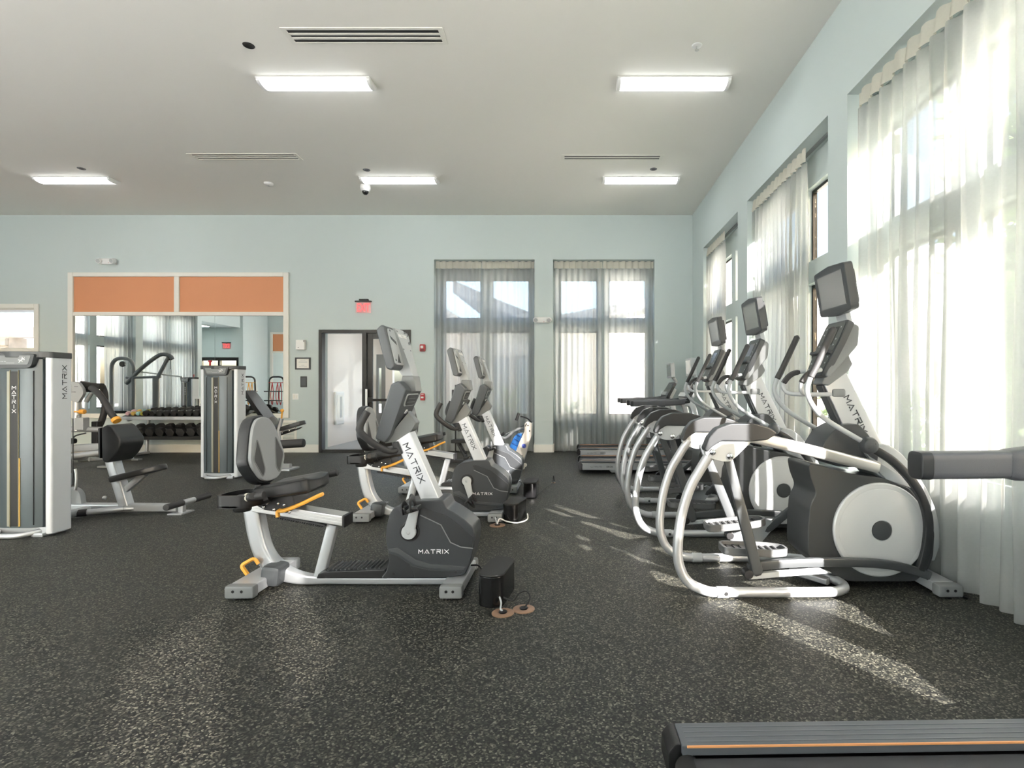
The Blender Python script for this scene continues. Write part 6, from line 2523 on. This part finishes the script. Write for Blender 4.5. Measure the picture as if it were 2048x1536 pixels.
# ------------------------------------------------------------------ floor power boxes, outlets and cables
def power_box(x, y, label, rz):
    root = thing('power_box', label, 'power box', (x, y, 0), 'black power boxes in front of the bikes')
    pill = []
    L, W = 0.11, 0.075
    for k in range(9):
        a = -math.pi / 2 + math.pi * k / 8
        pill.append((x + W * math.sin(a) * 0 + W * math.cos(a + math.pi / 2) * -1, y + L + W * 0.62 * math.cos(a)))
    for k in range(9):
        a = math.pi / 2 + math.pi * k / 8
        pill.append((x + W * math.sin(a), y - L + W * 0.62 * math.cos(a)))
    pill = [(x + W * math.cos(2 * math.pi * k / 28), y + math.copysign(L, math.sin(2 * math.pi * (k + .5) / 28)) + W * 0.8 * math.sin(2 * math.pi * k / 28)) for k in range(28)]
    g = G()
    g.prism(pill, 0.0, 0.172, axis='z', bevel=0.004)
    g.obj('body', GLOSSBLACK, root)
    g = G()
    g.prism([(x + (a - x) * 1.03, y + (b_ - y) * 1.02) for a, b_ in pill], 0.172, 0.186, axis='z', bevel=0.006)
    g.obj('lid', RUBBER, root)
    root.rotation_euler = (0, 0, rz)
    return root


power_box(-0.45, 3.17, 'black pill shaped power box in front of the closest bike', math.radians(-8))
power_box(-0.545, 5.02, 'black pill shaped power box in front of the second bike', math.radians(-12))
power_box(-0.475, 6.10, 'black pill shaped power box in front of the third bike', math.radians(-3))


def floor_outlet(x, y, r, label):
    root = thing('floor_outlet', label, 'floor outlet', (x, y, 0), 'round brass floor outlets')
    g = G()
    g.lathe([(r, 0.0), (r, 0.004), (r - 0.008, 0.007), (r * 0.45, 0.007), (r * 0.42, 0.004), (0, 0.004)], (x, y, 0), (0, 0, 1), 28)
    g.obj('ring', BROWN, root)
    g = G()
    g.lathe([(r * 0.36, 0.003), (r * 0.36, 0.012), (0, 0.012)], (x, y, 0), (0, 0, 1), 14)
    g.obj('socket', BLACK, root)
    return root


floor_outlet(-0.385, 2.935, 0.062, 'round brass floor outlet tucked against the closest power box')
floor_outlet(-0.275, 2.985, 0.062, 'round brass floor outlet with the black cable loop')
floor_outlet(-0.68, 4.80, 0.07, 'round brass floor outlet beside the second power box')
floor_outlet(-0.25, 6.95, 0.03, 'tiny floor outlet with an upright plug past the third power box')


def cable(name, label, pts, r, m):
    g = G()
    g.tube(spline(pts, 6), r, 8)
    o = g.obj(name, m)
    tag(o, label, 'cable')


cable('cable', 'black cable loop on the brass outlet by the closest power box', [(-0.395, 3.03, 0.05), (-0.34, 3.02, 0.035), (-0.31, 3.03, 0.07), (-0.265, 3.03, 0.085), (-0.24, 3.0, 0.06), (-0.262, 2.99, 0.02), (-0.275, 2.985, 0.014)], 0.0048, BLACK)
cable('cable', 'pale flat cable from the closest power box to the brass outlet', [(-0.42, 3.03, 0.06), (-0.40, 2.97, 0.045), (-0.40, 2.945, 0.02), (-0.388, 2.935, 0.014)], 0.005, LGREY)
cable('cable', 'black cable from the closest bike to its power box', [(-0.66, 3.46, 0.09), (-0.60, 3.40, 0.105), (-0.55, 3.30, 0.09), (-0.52, 3.22, 0.10)], 0.006, BLACK)
cable('cable', 'white cable looping round the second power box', [(-0.68, 4.80, 0.014), (-0.66, 4.81, 0.06), (-0.60, 4.83, 0.03), (-0.50, 4.82, 0.02), (-0.42, 4.90, 0.03), (-0.425, 4.99, 0.06)], 0.006, WHITEP)
cable('cable', 'short grey cable from the second bike to its brass outlet', [(-0.70, 4.855, 0.05), (-0.705, 4.84, 0.06), (-0.695, 4.82, 0.04), (-0.683, 4.805, 0.014)], 0.006, LGREY)
cable('cable', 'dark cable from the third bike to its power box', [(-0.66, 6.55, 0.09), (-0.62, 6.42, 0.10), (-0.57, 6.28, 0.07), (-0.53, 6.18, 0.08)], 0.006, DARK)
cable('cable', 'thin cable across the floor to the tiny outlet', [(-0.40, 6.2, 0.006), (-0.35, 6.5, 0.006), (-0.27, 6.85, 0.008), (-0.255, 6.93, 0.03), (-0.25, 6.95, 0.09), (-0.235, 6.96, 0.02)], 0.005, BLACK)
cable('cable', 'coiled grey cord on the floor behind the closest elliptical', [(2.49, 3.95, 0.01), (2.49, 3.8, 0.05), (2.48, 3.72, 0.09), (2.49, 3.65, 0.02), (2.485, 3.75, 0.008), (2.48, 3.9, 0.03), (2.485, 3.97, 0.09), (2.49, 4.02, 0.02)], 0.005, GREY)
cable('cable', 'black cord along the curtain hem by the closest elliptical', [(2.32, 3.90, 0.008), (2.322, 3.70, 0.008), (2.319, 3.55, 0.008), (2.321, 3.38, 0.008), (2.319, 3.22, 0.008), (2.321, 3.12, 0.008)], 0.007, BLACK)

# ------------------------------------------------------------------ machines that show only in the mirror
cm = thing('cable_machine', 'cable machine with an arched grey frame, seen in the mirror', 'cable machine', (-11.3, 6.85, 0))
g = G()
x, y = -11.55, 6.75
g.tube(fillet([(x - 0.28, y, 0.03), (x - 0.28, y, 2.0), (x + 0.28, y, 2.0), (x + 0.28, y, 0.03)], 0.28, 8), 0.045, 12, up=(0, 1, 0))
g.tube([(x + 0.9, y + 0.05, 0.03), (x + 0.9, y + 0.05, 1.5)], 0.075, 12)
g.tube(spline([(x + 0.1, y, 1.35), (x + 0.5, y, 1.75), (x + 0.95, y, 2.08), (x + 1.2, y, 2.07), (x + 1.28, y, 1.98)], 5), 0.05, 12)
g.tube([(x + 1.18, y, 2.02), (x + 0.9, y + 0.05, 1.42)], 0.045, 12)
g.tube([(x + 0.1, y, 1.5), (x + 1.0, y + 0.02, 1.52)], 0.03, 10)
g.tube([(x - 0.3, y, 0.04), (x + 1.1, y, 0.04)], 0.04, 10)
g.tube([(x + 0.9, y - 0.3, 0.04), (x + 0.9, y + 0.4, 0.04)], 0.04, 10)
g.obj('frame', GREY, cm)
g = G()
for k in range(12):
    g.bx(x - 0.16, x + 0.16, y - 0.07, y + 0.07, 0.12 + 0.045 * k, 0.16 + 0.045 * k, bevel=0.004, seg=1)
g.obj('weight_plates', BLACK, cm)
g = G()
g.cyl((x, y, 1.92), (x, y, 0.3), 0.006, 6)
g.cyl((x + 1.22, y - 0.02, 2.0), (x + 1.22, y - 0.02, 1.72), 0.006, 6)
g.obj('cable', BLACK, cm)
g = G()
g.tube([(x + 0.35, y - 0.06, 1.66), (x + 1.5, y - 0.06, 1.52)], 0.016, 8)
g.obj('pull_bar', ALU, cm)
g = G()
g.lathe([(0, -0.02), (0.07, -0.02), (0.075, 0), (0.07, 0.02), (0, 0.02)], (x + 1.22, y, 2.02), (0, 1, 0), 18)
g.lathe([(0, -0.02), (0.07, -0.02), (0.075, 0), (0.07, 0.02), (0, 0.02)], (x, y, 1.85), (0, 1, 0), 18)
g.obj('pulleys', BLACK, cm)

for (x, y, lb, c2) in ((-11.3, 1.9, 'black arched accessory rack seen in the mirror, farther from the mirror edge', YELLOW), (-10.3, 1.9, 'black arched accessory rack with dark red bands, seen at the mirror edge', RED)):
    ar = thing('accessory_rack', lb, 'rack', (x, y, 0), 'accessory racks seen in the mirror')
    g = G()
    g.tube(fillet([(x - 0.3, y, 0.02), (x - 0.24, y, 1.62), (x + 0.24, y, 1.62), (x + 0.3, y, 0.02)], 0.16, 6), 0.03, 10, up=(0, 1, 0))
    g.tube([(x - 0.3, y - 0.25, 0.03), (x - 0.3, y + 0.25, 0.03)], 0.025, 8)
    g.tube([(x + 0.3, y - 0.25, 0.03), (x + 0.3, y + 0.25, 0.03)], 0.025, 8)
    g.obj('frame', BLACK, ar)
    for z in (0.42, 0.78, 1.10):
        g = G()
        g.bx(x - 0.32, x + 0.32, y - 0.04, y + 0.22, z, z + 0.03, bevel=0.005)
        g.obj('shelf', DARKER, ar)
    g = G()
    for k, sx in enumerate((-0.12, 0.06, 0.17)):
        g.tube(spline([(x + sx, y + 0.05, 1.42), (x + sx + 0.05, y + 0.08, 1.0), (x + sx + 0.02, y + 0.1, 0.65), (x + sx - 0.04, y + 0.08, 1.0), (x + sx, y + 0.05, 1.42)], 5), 0.014, 8)
    g.tube([(x - 0.25, y + 0.05, 1.42), (x + 0.25, y + 0.05, 1.42)], 0.012, 8)
    g.obj('bands', c2, ar)
